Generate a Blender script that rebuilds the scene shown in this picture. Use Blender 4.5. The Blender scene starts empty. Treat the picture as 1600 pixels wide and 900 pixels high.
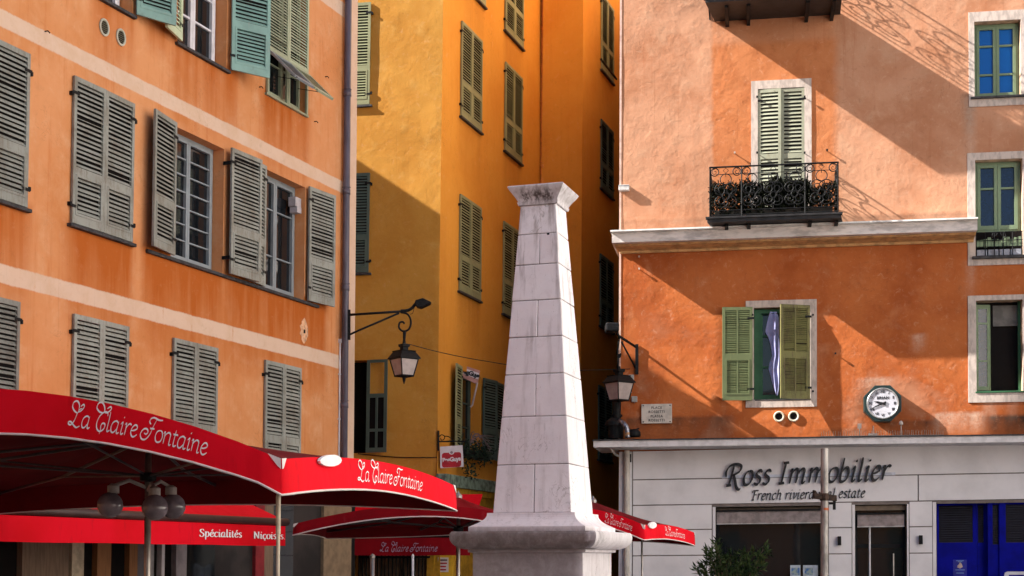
import bpy, bmesh, math, random
from mathutils import Vector, Matrix, noise
random.seed(7)
scene = bpy.context.scene
R_ = math.radians
# ------------------------------------------------------------ camera, sky, sun, exposure
F_PX = 2300.0; PCX = 800.0; PCY = 784.0; PITCH = R_(2.2); EYE = 1.75
cam_d = bpy.data.cameras.new('camera'); cam = bpy.data.objects.new('camera', cam_d)
scene.collection.objects.link(cam); scene.camera = cam
cam.location = (0, 0, EYE); cam.rotation_euler = (math.pi/2 + PITCH, 0, 0)
cam_d.sensor_width = 36.0; cam_d.sensor_fit = 'HORIZONTAL'
cam_d.lens = 36.0*F_PX/1600.0
cam_d.shift_y = (PCY-450.0)/1600.0
cam_d.clip_start = 0.1; cam_d.clip_end = 2000

SUN_D = Vector((1.030, 0.1065, -0.715)).normalized()      # direction the light travels
SUN_EL = math.asin(-SUN_D.z)
world = bpy.data.worlds.new('World'); scene.world = world; world.use_nodes = True
wn = world.node_tree; bg = wn.nodes['Background']
sky = wn.nodes.new('ShaderNodeTexSky'); sky.sky_type = 'NISHITA'; sky.sun_disc = False
sky.sun_elevation = SUN_EL; sky.sun_rotation = math.atan2(-SUN_D.x, -SUN_D.y)
sky.air_density = 1.0; sky.dust_density = 0.6; sky.ozone_density = 1.2
wn.links.new(sky.outputs[0], bg.inputs[0]); bg.inputs[1].default_value = 0.056
sun_d = bpy.data.lights.new('sun', 'SUN'); sun_d.energy = 5.0; sun_d.angle = R_(0.5); sun_d.color = (1.0, .95, .88)
sun = bpy.data.objects.new('sun', sun_d); scene.collection.objects.link(sun)
sun.rotation_euler = SUN_D.to_track_quat('-Z', 'Y').to_euler()
scene.view_settings.view_transform = 'Standard'; scene.view_settings.look = 'None'
scene.view_settings.gamma = 1.0; scene.view_settings.use_curve_mapping = False
scene.view_settings.exposure = 1.6
# ------------------------------------------------------------ measuring helpers
COSP, SINP = math.cos(PITCH), math.sin(PITCH)
HZ = PCY + F_PX*math.tan(PITCH)
EYEV = Vector((0, 0, EYE))
def ray(x, y):
    u = -(y-PCY)/F_PX
    return Vector(((x-PCX)/F_PX, COSP-u*SINP, SINP+u*COSP))
def at(x, y, Y):
    r = ray(x, y); return EYEV + r*(Y/r.y)
def proj(p):
    d = Vector(p)-EYEV
    f = d.y*COSP+d.z*SINP; u = -d.y*SINP+d.z*COSP
    return PCX+F_PX*d.x/f, PCY-F_PX*u/f
class Facade:
    """a wall plane: u along it, v up, w outwards"""
    def __init__(s, origin, t, lean=0.0):
        s.o = Vector((origin[0], origin[1], 0)); s.t = Vector((t[0], t[1], 0)).normalized()
        s.n = Vector((s.t.y, -s.t.x, 0)); s.lean = lean
        s.M = Matrix(((s.t.x, -s.n.x, 0, s.o.x), (s.t.y, -s.n.y, 0, s.o.y), (0, 0, 1, 0), (0, 0, 0, 1)))
    def L(s, u, v, w=0.0):
        return Vector((u+s.lean*(v-5.0), -w, v))
    def W(s, u, v, w=0.0):
        return s.M @ s.L(u, v, w)
    def uv(s, x, y, w=0.0):
        r = ray(x, y); k = (s.o+s.n*w-EYEV).dot(s.n)/r.dot(s.n); p = EYEV+r*k
        v = p.z; return ((p-s.o).dot(s.t)-s.lean*(v-5.0), v)
    def rect(s, pts, w=0.0):
        """tl, tr, br, bl pixel corners measured in the photo -> u0,u1,v0,v1"""
        q = [s.uv(x, y, w) for x, y in pts]
        return ((q[0][0]+q[3][0])/2, (q[1][0]+q[2][0])/2, (q[2][1]+q[3][1])/2, (q[0][1]+q[1][1])/2)
def vpdir(vpx):
    r = ray(vpx, HZ); d = Vector((r.x, r.y, 0)).normalized()
    return d if d.x > 0 else -d
def hpoint(x, Y):
    p = at(x, HZ, Y); return (p.x, p.y)
# ------------------------------------------------------------ mesh builder
class MB:
    def __init__(s, T=None): s.v=[]; s.f=[]; s.mi=[]; s.T=T
    def add(s, p):
        s.v.append(Vector(p)); return len(s.v)-1
    def face(s, pts, m=0):
        s.f.append([s.add(p) for p in pts]); s.mi.append(m)
    def box(s, a0, a1, b0, b1, c0, c1, m=0):
        P=[(a0,b0,c0),(a1,b0,c0),(a1,b1,c0),(a0,b1,c0),(a0,b0,c1),(a1,b0,c1),(a1,b1,c1),(a0,b1,c1)]
        i=[s.add(p) for p in P]
        for q in ((0,3,2,1),(4,5,6,7),(0,1,5,4),(1,2,6,5),(2,3,7,6),(3,0,4,7)):
            s.f.append([i[k] for k in q]); s.mi.append(m)
    def hexa(s, P, m=0):
        i=[s.add(p) for p in P]
        for q in ((0,3,2,1),(4,5,6,7),(0,1,5,4),(1,2,6,5),(2,3,7,6),(3,0,4,7)):
            s.f.append([i[k] for k in q]); s.mi.append(m)
    def tube(s, pts, r, seg=8, m=0, closed=False):
        pts=[Vector(p) for p in pts]; n=len(pts); rings=[]
        rr = r if isinstance(r,(list,tuple)) else [r]*n
        up=None
        for k,p in enumerate(pts):
            a=pts[max(k-1,0)]; b=pts[min(k+1,n-1)]
            if closed: a=pts[(k-1)%n]; b=pts[(k+1)%n]
            d=(b-a)
            if d.length<1e-9: d=Vector((0,0,1))
            d.normalize()
            if up is None:
                up=Vector((0,0,1)) if abs(d.z)<.9 else Vector((1,0,0))
            x=d.cross(up)
            if x.length<1e-6: x=d.cross(Vector((0,1,.3)))
            x.normalize(); y=x.cross(d).normalized(); up=y
            rings.append([s.add(p+x*(rr[k]*math.cos(2*math.pi*j/seg))+y*(rr[k]*math.sin(2*math.pi*j/seg))) for j in range(seg)])
        for k in range(n if closed else n-1):
            A=rings[k];B=rings[(k+1)%n]
            for j in range(seg):
                s.f.append([A[j],A[(j+1)%seg],B[(j+1)%seg],B[j]]); s.mi.append(m)
        if not closed:
            s.f.append(rings[0][::-1]); s.mi.append(m); s.f.append(rings[-1]); s.mi.append(m)
    def lathe(s, prof, seg=20, c=(0,0,0), m=0, axis='z'):
        c=Vector(c); rings=[]
        for r,z in prof:
            ring=[]
            for j in range(seg):
                a=2*math.pi*j/seg
                q=Vector((r*math.cos(a),r*math.sin(a),z)) if axis=='z' else Vector((r*math.cos(a),-z,r*math.sin(a)))
                ring.append(s.add(c+q))
            rings.append(ring)
        for A,B in zip(rings,rings[1:]):
            for j in range(seg):
                s.f.append([A[j],A[(j+1)%seg],B[(j+1)%seg],B[j]]); s.mi.append(m)
        if prof[0][0]>1e-6: s.f.append(rings[0][::-1]); s.mi.append(m)
        if prof[-1][0]>1e-6: s.f.append(rings[-1]); s.mi.append(m)
    def prism(s, poly, w0, w1, m=0):
        """poly in (x,z), thickness along -y"""
        a=[s.add((x,-w0,z)) for x,z in poly]; b=[s.add((x,-w1,z)) for x,z in poly]; n=len(poly)
        s.f.append(a[::-1]); s.mi.append(m); s.f.append(b); s.mi.append(m)
        for k in range(n):
            s.f.append([a[k],a[(k+1)%n],b[(k+1)%n],b[k]]); s.mi.append(m)
    def build(s, name, mats, parent=None, smooth=False, bevel=0, M=None, weld=False):
        me=bpy.data.meshes.new(name)
        vs=[s.T(p) for p in s.v] if s.T else s.v
        me.from_pydata([tuple(p) for p in vs],[],s.f)
        if not isinstance(mats,(list,tuple)): mats=[mats]
        for m in mats: me.materials.append(m)
        for p,m in zip(me.polygons,s.mi): p.material_index=m; p.use_smooth=smooth
        bm=bmesh.new(); bm.from_mesh(me); bmesh.ops.recalc_face_normals(bm,faces=bm.faces); bm.to_mesh(me); bm.free()
        o=bpy.data.objects.new(name,me); scene.collection.objects.link(o)
        if parent: o.parent=parent
        if M is not None: o.matrix_world=M
        if weld:
            bm=bmesh.new(); bm.from_mesh(me); bmesh.ops.remove_doubles(bm,verts=bm.verts,dist=.0004); bmesh.ops.recalc_face_normals(bm,faces=bm.faces); bm.to_mesh(me); bm.free()
        if bevel:
            b=o.modifiers.new('bevel','BEVEL'); b.width=bevel; b.segments=2; b.limit_method='ANGLE'; b.angle_limit=R_(40)
        return o
def FB(F):
    """builder whose coordinates are (u, w, v) of a facade"""
    return MB(T=lambda p: F.L(p[0],p[2],p[1]))
def thing(name,label,cat,M=None,group=None,kind=None):
    o=bpy.data.objects.new(name,None); scene.collection.objects.link(o); o.empty_display_size=.2
    if M is not None: o.matrix_world=M
    tag(o,label,cat,group,kind); return o
def tag(o,label=None,cat=None,group=None,kind=None):
    if label: o['label']=label
    if cat: o['category']=cat
    if group: o['group']=group
    if kind: o['kind']=kind
    return o
def mount(F,u,v,w=0.0):
    p=F.W(u,v,w); M=F.M.copy(); M.translation=p; return M
def loc(x,y,z,rz=0): return Matrix.Translation((x,y,z))@Matrix.Rotation(rz,4,'Z')
def cat_rom(P,n=6,closed=False):
    P=[Vector(p) for p in P]; out=[]
    m=len(P)
    for k in range(m-1):
        p0=P[max(k-1,0)];p1=P[k];p2=P[k+1];p3=P[min(k+2,m-1)]
        for j in range(n):
            t=j/n
            out.append(.5*((2*p1)+(p2-p0)*t+(2*p0-5*p1+4*p2-p3)*t*t+(3*p1-p0-3*p2+p3)*t**3))
    out.append(P[-1]); return out
# ------------------------------------------------------------ materials
def newmat(name):
    m=bpy.data.materials.new(name); m.use_nodes=True
    nt=m.node_tree; return m,nt,nt.nodes['Principled BSDF']
class NT:
    def __init__(s,nt): s.nt=nt
    def n(s,t): return s.nt.nodes.new(t)
    def l(s,a,b): s.nt.links.new(a,b)
    def setv(s,sock,v):
        if hasattr(v,'node'): s.l(v,sock)
        else: sock.default_value=v
    def math(s,op,a,b=0.0,c=0.0,clamp=False):
        n=s.n('ShaderNodeMath'); n.operation=op; n.use_clamp=clamp
        s.setv(n.inputs[0],a); s.setv(n.inputs[1],b); s.setv(n.inputs[2],c); return n.outputs[0]
    def mix(s,f,a,b,bt='MIX'):
        n=s.n('ShaderNodeMix'); n.data_type='RGBA'; n.blend_type=bt
        s.setv(n.inputs[0],f)
        for k,v in ((6,a),(7,b)):
            if hasattr(v,'node'): s.l(v,n.inputs[k])
            else: n.inputs[k].default_value=(*v,1) if len(v)==3 else v
        return n.outputs[2]
    def coord(s,kind='Object',scale=(1,1,1),offs=(0,0,0)):
        t=s.n('ShaderNodeTexCoord'); mp=s.n('ShaderNodeMapping'); mp.inputs['Scale'].default_value=scale; mp.inputs['Location'].default_value=offs
        s.l(t.outputs[kind],mp.inputs[0]); return mp.outputs[0]
    def noise(s,vec,scale,detail=4,rough=.55,dist=0):
        n=s.n('ShaderNodeTexNoise'); n.inputs['Scale'].default_value=scale; n.inputs['Detail'].default_value=detail
        n.inputs['Roughness'].default_value=rough; n.inputs['Distortion'].default_value=dist; s.l(vec,n.inputs['Vector']); return n.outputs[0]
    def rng(s,v,a,b,c=0.0,d=1.0,smooth=True):
        n=s.n('ShaderNodeMapRange'); n.interpolation_type='SMOOTHSTEP' if smooth else 'LINEAR'
        s.setv(n.inputs[0],v); 
        for k,q in ((1,a),(2,b),(3,c),(4,d)): s.setv(n.inputs[k],q)
        return n.outputs[0]
    def xyz(s,vec):
        n=s.n('ShaderNodeSeparateXYZ'); s.l(vec,n.inputs[0]); return n.outputs
    def attr(s,name):
        n=s.n('ShaderNodeAttribute'); n.attribute_name=name; return n.outputs['Fac']
    def bump(s,h,strength,dist,normal=None):
        n=s.n('ShaderNodeBump'); n.inputs['Strength'].default_value=strength; n.inputs['Distance'].default_value=dist
        s.l(h,n.inputs['Height'])
        if normal is not None: s.l(normal,n.inputs['Normal'])
        return n.outputs[0]
def simple(name,col,rough=.6,metal=0.0,var=.12,vs=6.0,bump=0.0,bs=40.0,spec=.4,col2=None,lo=.4,hi=.65,stretch=(1,1,1)):
    m,nt,b=newmat(name); q=NT(nt)
    vec=q.coord('Object',stretch); nz=q.noise(vec,vs,5,.6)
    c2=col2 if col2 else tuple(max(0,c*(1-2*var)) for c in col)
    c1=tuple(min(1,c*(1+var*.6)) for c in col) if not col2 else col
    q.l(q.mix(q.rng(nz,lo,hi),c1,c2),b.inputs['Base Color'])
    b.inputs['Roughness'].default_value=rough; b.inputs['Metallic'].default_value=metal
    b.inputs['Specular IOR Level'].default_value=spec
    if bump: q.l(q.bump(q.noise(vec,bs,4,.6),bump,.01),b.inputs['Normal'])
    return m
def paint_worn(name,col,wood,amt=.5,rough=.65):
    """shutter paint: vertical grain wear showing grey wood"""
    m,nt,b=newmat(name); q=NT(nt)
    v1=q.coord('Object',(14,14,1.6)); v2=q.coord('Object',(1,1,1))
    n1=q.noise(v1,2.0,5,.7); n2=q.noise(v2,2.3,3,.6); n3=q.noise(v2,30,4,.7)
    f=q.math('ADD',q.math('MULTIPLY',n1,.5),q.math('ADD',q.math('MULTIPLY',n2,.3),q.math('MULTIPLY',n3,.25)))
    f=q.rng(f,.62-amt*.22,.72-amt*.12)
    c=q.mix(q.rng(n2,.35,.7),col,tuple(c*.78 for c in col))
    dirt=q.mix(q.rng(q.noise(v2,5.0,5,.7),.58,.75,0,.6),c,tuple(x*.45 for x in wood))
    oi=q.n('ShaderNodeObjectInfo').outputs['Random']; fin=q.mix(f,dirt,wood); fin=q.mix(q.rng(oi,0,1,0,.42,False),fin,q.mix(.5,fin,wood)); fin=q.mix(q.rng(q.math('FRACT',q.math('MULTIPLY',oi,7.3)),.2,1,0,.35,False),fin,tuple(x*.45 for x in col))
    q.l(fin,b.inputs['Base Color'])
    b.inputs['Roughness'].default_value=rough; b.inputs['Specular IOR Level'].default_value=.25
    q.l(q.bump(n1,.25,.004),b.inputs['Normal'])
    return m
def glass_mat(name,tint=(.01,.012,.015),rough=.04,spec=.6):
    m,nt,b=newmat(name); q=NT(nt)
    vec=q.coord('Object',(1,1,1))
    n=q.noise(vec,1.6,2,.5)
    b.inputs['Base Color'].default_value=(*tint,1); b.inputs['Roughness'].default_value=rough
    b.inputs['Specular IOR Level'].default_value=spec
    q.l(q.bump(n,.12,.02),b.inputs['Normal'])
    return m
def plaster(name,kind):
    m,nt,b=newmat(name); q=NT(nt)
    vec=q.coord('Object'); x,y,z=q.xyz(vec)
    big=q.noise(vec,.55,5,.6,.4); mid=q.noise(vec,2.2,6,.65,.3); fine=q.noise(vec,14,6,.7); grain=q.noise(vec,90,3,.6)
    streak=q.noise(q.coord('Object',(5.5,1,.35)),1.3,5,.65)
    stain=q.attr('stain')
    if kind=='left':
        c=q.mix(q.rng(big,.35,.68),(.82,.36,.155),(.72,.275,.095))
        c=q.mix(q.rng(mid,.45,.75,0,.55),c,(.88,.50,.28))
        c=q.mix(q.rng(streak,.52,.72,0,.45),c,(.62,.165,.03))
        c=q.mix(q.math('MULTIPLY',stain,q.rng(streak,.25,.6,.75,1.15),clamp=True),c,(.54,.135,.022))
        # painted bands
        wob=q.math('MULTIPLY_ADD',q.noise(vec,3.0,3),.03,-.015); zz=q.math('ADD',q.math('ADD',z,wob),q.math('MULTIPLY_ADD',q.noise(vec,26,5,.7),.035,-.0175))
        def band(a,bb):
            e=.012
            return q.math('MULTIPLY',q.rng(zz,a-e,a+e),q.rng(zz,bb+e,bb-e))
        S=BANDS
        f=None
        for a,bb in S:
            t=band(a,bb); f=t if f is None else q.math('MAXIMUM',f,t)
        f=q.math('MAXIMUM',f,q.rng(q.math('SUBTRACT',x,q.math('MULTIPLY',q.math('SUBTRACT',z,5.0),.011)),QUOIN-.01,QUOIN+.01))
        bc=q.mix(q.rng(mid,.4,.7),(.84,.60,.45),(.78,.53,.37))
        wear=q.math('SUBTRACT',1.0,q.rng(q.math('ADD',q.math('MULTIPLY',streak,.7),q.math('MULTIPLY',fine,.3)),.56,.74,0,.75))
        c=q.mix(q.math('MULTIPLY',f,wear),c,bc)
        c=q.mix(q.rng(fine,.56,.8,0,.25),c,(.5,.16,.04))
        bstr,bh=.25,.01
        rough=.9
    elif kind=='right':
        up=q.rng(z,8.02,8.1)
        lower=q.mix(q.rng(big,.38,.66),(.56,.16,.045),(.40,.095,.024))
        lower=q.mix(q.rng(mid,.5,.78,0,.6),lower,(.60,.25,.12))
        upper=q.mix(q.rng(big,.4,.66),(.62,.315,.185),(.50,.215,.11))
        upper=q.mix(q.rng(mid,.46,.74,0,.7),upper,(.64,.36,.22))
        # freshly coloured bay under the balcony
        xw=q.math('ADD',x,q.math('MULTIPLY_ADD',mid,.2,-.1))
        bay=q.math('MULTIPLY',q.math('MULTIPLY',q.rng(xw,BAY[0]-.05,BAY[0]+.05),q.rng(xw,BAY[1]+.12,BAY[1]-.12)),q.rng(z,11.95,11.75,.45,1.0))
        upper=q.mix(q.math('MULTIPLY',bay,.85),upper,q.mix(q.rng(mid,.4,.7),(.60,.205,.07),(.50,.145,.04)))
        col=q.math('MULTIPLY',q.rng(xw,COLM-.03,COLM+.03),up)
        c=q.mix(up,lower,upper)
        c=q.mix(q.math('MULTIPLY',q.rng(big,.55,.7),q.rng(z,6.9,5.8,0,.75)),c,(.54,.25,.14))
        c=q.mix(q.rng(streak,.55,.75,0,.4),c,(.42,.13,.05))
        c=q.mix(q.rng(fine,.6,.82,0,.4),c,(.72,.45,.32))
        c=q.mix(q.math('MULTIPLY',stain,q.rng(fine,.2,.6,.55,1.0),clamp=True),c,(.05,.038,.03))
        pale=q.attr('pale')
        c=q.mix(q.math('MULTIPLY',pale,q.rng(fine,.3,.65,.4,1.0),clamp=True),c,(.72,.55,.42))
        bstr,bh=.7,.020
        rough=.92
    elif kind=='ochre':
        c=q.mix(q.rng(big,.35,.68),(.62,.30,.055),(.54,.235,.036))
        c=q.mix(q.rng(mid,.5,.75,0,.5),c,(.68,.39,.11))
        bstr,bh=.45,.02; rough=.9
    elif kind=='orange':
        c=q.mix(q.rng(big,.35,.68),(.80,.36,.055),(.74,.30,.04))
        c=q.mix(q.rng(streak,.5,.75,0,.35),c,(.66,.24,.03))
        c=q.mix(q.math('MULTIPLY',stain,.7,clamp=True),c,(.35,.12,.02))
        bstr,bh=.18,.006; rough=.88
    elif kind=='pale':
        c=q.mix(q.rng(big,.35,.68),(.78,.56,.34),(.70,.48,.28)); bstr,bh=.2,.01; rough=.9
    elif kind=='church':
        c=q.mix(q.rng(big,.35,.68),(.82,.80,.76),(.78,.75,.70)); bstr,bh=.2,.01; rough=.9
    mot=q.noise(vec,7.5,9,.74,.6); A_={'left':.38,'right':.8,'ochre':.45,'orange':.45,'church':.3,'pale':.3}[kind]
    c=q.mix(q.rng(mot,.54,.74,0,A_*.75),c,q.mix(.5,c,(.10,.045,.02),'MIX'))
    c=q.mix(q.rng(mot,.46,.28,0,A_*.55),c,q.mix(.5,c,(.95,.66,.46),'MIX'))
    drip=q.noise(q.coord('Object',(16,1,.28)),1.2,4,.6); c=q.mix(q.rng(drip,.60,.74,0,A_*.45),c,q.mix(.6,c,(.22,.08,.03)))
    cv=q.noise(vec,1.9,9,.66,1.3); crk=q.math('MULTIPLY',q.rng(q.math('ABSOLUTE',q.math('SUBTRACT',cv,.5)),0,.0045,1,0),q.rng(q.noise(vec,.8,2),.54,.62))
    c=q.mix(q.math('MULTIPLY',crk,.5),c,(.12,.05,.025))
    pit=q.rng(q.noise(vec,34,3,.6),.70,.76,0,.55); c=q.mix(pit,c,(.80,.58,.42) if kind=='right' else (.25,.10,.04))
    if kind not in ('church','pale'): c=q.mix(1.0,c,(.85,.85,.86),'MULTIPLY')
    q.l(c,b.inputs['Base Color']); b.inputs['Roughness'].default_value=rough; b.inputs['Specular IOR Level'].default_value=.15
    h=q.math('ADD',q.math('MULTIPLY_ADD',mid,1.0,q.math('MULTIPLY',mot,.7)),q.math('ADD',q.math('MULTIPLY',fine,.35),q.math('MULTIPLY',grain,.12)))
    h=q.math('MULTIPLY',h,q.rng(q.noise(vec,.9,4,.6),.36,.62,.25,1.0))
    q.l(q.bump(h,bstr,bh),b.inputs['Normal'])
    return m
# ------------------------------------------------------------ the wall planes
L = Facade(hpoint(110, 18.9), vpdir(1700), lean=.011)
RF = Facade(hpoint(1230, 28.4), vpdir(-13450), lean=.006)
A = Facade(hpoint(683.5, 30.5), vpdir(1550), lean=.022)
_ang = R_(9)
YF = Facade((A.o.x, A.o.y), (math.cos(_ang), -math.sin(_ang)), lean=.012)   # u negative to the left of the corner
A_END = A.uv(845, 300)[0]
_b = A.W(A_END, 5)
BF = Facade((_b.x, _b.y), (A.t.y, -A.t.x), lean=.01)
C_U = BF.uv(910, 200)[0]
_c = BF.W(C_U, 5)
CF = Facade((_c.x, _c.y), (A.t.x, A.t.y), lean=.01)
def bandv(y0a, y0b):                       # band edges from two points of the facade
    return None
BANDS = [((L.uv(0,43.7)[1]+L.uv(533,299)[1])/2, (L.uv(0,13)[1]+L.uv(533,282)[1])/2),
         ((L.uv(0,443)[1]+L.uv(530,575)[1])/2, (L.uv(0,413)[1]+L.uv(530,554)[1])/2),
         (L.uv(530,20)[1]-.02, L.uv(505,-14)[1]+.06)]
QUOIN = L.uv(537,300)[0]; L_END = L.uv(556.5,300)[0]
BAY = (RF.uv(1116,200)[0], RF.uv(1310,200)[0]); COLM = RF.uv(1512,200)[0]
R_L = RF.uv(970.5,300)[0]; R_R = 7.5
# ------------------------------------------------------------ shared materials
M_left = plaster('plaster_left','left'); M_right = plaster('plaster_right','right')
M_ochre = plaster('plaster_ochre','ochre'); M_orange = plaster('plaster_orange','orange')
M_bounce_side = plaster('plaster_bounce_side','pale'); M_church = plaster('church_stone','church')
M_dark = simple('dark_void',(.012,.010,.010),.9,spec=.05,var=.05)
M_grey_sh = paint_worn('weathered_grey_paint',(.37,.38,.345),(.23,.20,.16),.62)
M_grey_sh2 = paint_worn('weathered_grey_paint_darker',(.27,.275,.25),(.15,.13,.11),.65)
M_teal = paint_worn('teal_paint',(.24,.40,.36),(.30,.34,.30),.12,.5)
M_pale = paint_worn('pale_green_paint',(.42,.47,.33),(.30,.32,.24),.15,.5)
M_paleb = paint_worn('bleached_green_paint',(.62,.72,.50),(.45,.48,.36),.1,.5)
M_olive = paint_worn('olive_paint',(.30,.31,.17),(.28,.24,.14),.25,.55)
M_green = paint_worn('green_paint',(.17,.215,.10),(.28,.27,.12),.25,.5)
M_green_old = paint_worn('flaking_green_paint',(.20,.19,.065),(.10,.07,.04),.62,.6)
M_deepgreen = paint_worn('deep_green_frame_paint',(.045,.15,.07),(.05,.09,.05),.1,.45)
M_door = paint_worn('pale_grey_green_paint',(.37,.38,.28),(.26,.24,.17),.3,.5)
M_sage = paint_worn('sage_frame_paint',(.21,.30,.19),(.27,.30,.14),.12,.45)
M_bluegrey = paint_worn('blue_grey_frame_paint',(.33,.37,.405),(.26,.27,.27),.2,.5)
M_white = simple('white_frame_paint',(.72,.70,.74),.45,var=.06)
M_dullgreen = paint_worn('dull_green_frame',(.10,.14,.12),(.08,.09,.08),.1,.5)
M_slate = simple('slate_sill',(.045,.042,.045),.7,var=.25,vs=12)
M_glass = glass_mat('window_glass'); M_skyglass = glass_mat('sky_tinted_glass',(.004,.10,.40),.05,.5)  # blue pane: the sky's reflection is put into the base colour
M_bluedark = simple('dark_blue_glass',(.005,.014,.045),.06,spec=.7,var=.1)
M_surround = simple('window_surround_lime',(.54,.45,.395),.85,var=.12,vs=7,bump=.15,spec=.2,stretch=(2,2,.7))
M_iron = simple('black_iron',(.010,.010,.011),.6,var=.2,vs=30,spec=.18)
M_pipe = simple('grey_violet_downpipe',(.115,.10,.135),.45,var=.15,vs=4,stretch=(3,3,.5))
M_orangepipe = simple('orange_painted_pipe',(.74,.31,.07),.6,var=.12)
M_steel = simple('brushed_steel',(.45,.44,.43),.35,.7,var=.15,vs=10)
M_room = simple('dim_room',(.05,.04,.035),.9,spec=.05,var=.3,vs=1.2)
M_curtain = simple('pale_curtain',(.40,.36,.38),.9,var=.3,vs=5,stretch=(4,4,.3))
# ------------------------------------------------------------ wall with openings
def wall(F, u0, u1, v0, v1, holes, step, mat, parent, name='wall', rough=0.0, stains=(), pales=(), seed=0, depth=.22, reveal=None):
    def cuts(a, b, edges):
        e = sorted(set([a, b]+[x for x in edges if a < x < b])); out=[]
        for p, q in zip(e, e[1:]):
            n = max(1, int(round((q-p)/step)))
            out += [p+(q-p)*k/n for k in range(n)]
        return out+[b]
    U = cuts(u0, u1, [h[i] for h in holes for i in (0,1)]); V = cuts(v0, v1, [h[i] for h in holes for i in (2,3)])
    mb = MB(); idx = {}; st=[]; pl=[]
    sd = Vector((seed*7.3, seed*3.1, seed*1.7))
    def near(u, v):
        d = 9
        for h in holes:
            du = max(h[0]-u, 0, u-h[1]); dv = max(h[2]-v, 0, v-h[3]); d = min(d, math.hypot(du, dv))
        return d
    def vert(i, j):
        if (i, j) in idx: return idx[(i, j)]
        u, v = U[i], V[j]; w = 0
        if rough:
            p = Vector((u, v, 0))+sd
            w = (noise.noise(p*.8)*.8+noise.noise(p*2.1)*.5+noise.noise(p*5.5)*.22*(.4+noise.noise(p*.7+Vector((9,9,9))))+noise.noise(p*12)*.06)*rough*min(1, near(u, v)/.35)
            if i in (0, len(U)-1): w *= .1
        idx[(i, j)] = mb.add(F.L(u, v, w))
        def ev(L_):
            s = 0
            for a, b, top, ln, k in L_:
                if a-.12 < u < b+.12 and top-ln < v <= top+.06:
                    e = min(1, max(0, (min(u-a, b-u)+.12)/.2))
                    r = .45+.55*(noise.noise(Vector((u*7+seed, 3.3, v*.25)))*.9+.5)
                    s = max(s, k*e*r*max(0, 1-(top-v)/ln)**.7)
            return s
        st.append(ev(stains)); pl.append(ev(pales))
        return idx[(i, j)]
    for i in range(len(U)-1):
        cu = (U[i]+U[i+1])/2
        for j in range(len(V)-1):
            cv = (V[j]+V[j+1])/2
            if any(h[0] < cu < h[1] and h[2] < cv < h[3] for h in holes): continue
            mb.f.append([vert(i,j), vert(i+1,j), vert(i+1,j+1), vert(i,j+1)]); mb.mi.append(0)
    nst = len(mb.v)
    for h in holes:
        a,b,c,d = h[:4]; D = h[4] if len(h) > 4 else depth; q = F.L
        for P in ((q(a,c),q(a,d),q(a,d,-D),q(a,c,-D)), (q(b,c),q(b,d),q(b,d,-D),q(b,c,-D)), (q(a,d),q(b,d),q(b,d,-D),q(a,d,-D)), (q(a,c),q(b,c),q(b,c,-D),q(a,c,-D))):
            mb.face(P, 1 if reveal else 0)
        mb.face((q(a,c,-D),q(b,c,-D),q(b,d,-D),q(a,d,-D)), 2 if reveal else 1)
    o = mb.build(name, [mat, reveal, M_dark] if reveal else [mat, M_dark], parent, smooth=False)
    n = len(mb.v)
    for nm, arr in (('stain', st), ('pale', pl)):
        at_ = o.data.attributes.new(nm, 'FLOAT', 'POINT')
        at_.data.foreach_set('value', arr+[0.0]*(n-len(arr)))
    if rough:
        for p in o.data.polygons:
            if p.material_index == 0: p.use_smooth = True
    return o
# ------------------------------------------------------------ shutters, windows, sills
def leaf_shape(mb, P, W, v0, v1, pitch=.059, mid=.36, cols=1, inset=True, flap=None, stile=.055, tilt=.018, ups=.0):
    """a louvred leaf; P(s,v,d) maps leaf space into the builder's space"""
    T = .036; H = v1-v0; vm = v0+H*mid
    def bx(s0,s1,a,b,d0,d1,m=0):
        mb.hexa([P(s0,a,d0),P(s1,a,d0),P(s1,a,d1),P(s0,a,d1),P(s0,b,d0),P(s1,b,d0),P(s1,b,d1),P(s0,b,d1)],m)
    bx(0,stile,v0,v1,0,T); bx(W-stile,W,v0,v1,0,T)
    bx(stile,W-stile,v1-.065,v1,.001,T-.001); bx(stile,W-stile,vm-.05,vm+.05,.001,T-.001)
    if flap is None: bx(stile,W-stile,v0,v0+.11,.001,T-.001)
    def slats(s0,s1,a,b,pi):
        n=max(2,int((b-a)/pi)); 
        for k in range(n):
            c=a+(k+.5)*(b-a)/n+random.uniform(-.003,.003); t=.0045; tl=tilt+random.uniform(-.003,.003)
            if random.random()<.02: tl-=.012; c-=.008
            sg=random.uniform(-.0035,.0035); mb.hexa([P(s0,c-tl-t,T-.004),P(s1,c-tl-t+sg,T-.004),P(s1,c+tl-t,.004),P(s0,c+tl-t,.004),
                     P(s0,c-tl+t,T-.004),P(s1,c-tl+t+sg,T-.004),P(s1,c+tl+t,.004),P(s0,c+tl+t,.004)],0)
    def area(a,b,pi,ex=0):
        s0=stile+ex; s1=W-stile-ex
        if ex:
            e=.006
            bx(stile,s0,a,b,.002,T+e); bx(s1,W-stile,a,b,.002,T+e)
            bx(s0,s1,a,a+ex,.002,T+e); bx(s0,s1,b-ex,b,.002,T+e); a+=ex; b-=ex
        if cols==2:
            c=(s0+s1)/2; bx(c-.014,c+.014,a,b,.001,T-.001); slats(s0,c-.014,a,b,pi); slats(c+.014,s1,a,b,pi)
        else: slats(s0,s1,a,b,pi)
    area(vm+.05,v1-.065,pitch)
    if flap is None: area(v0+.11,vm-.05,pitch*.92,.03 if inset else 0)
    return vm
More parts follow.
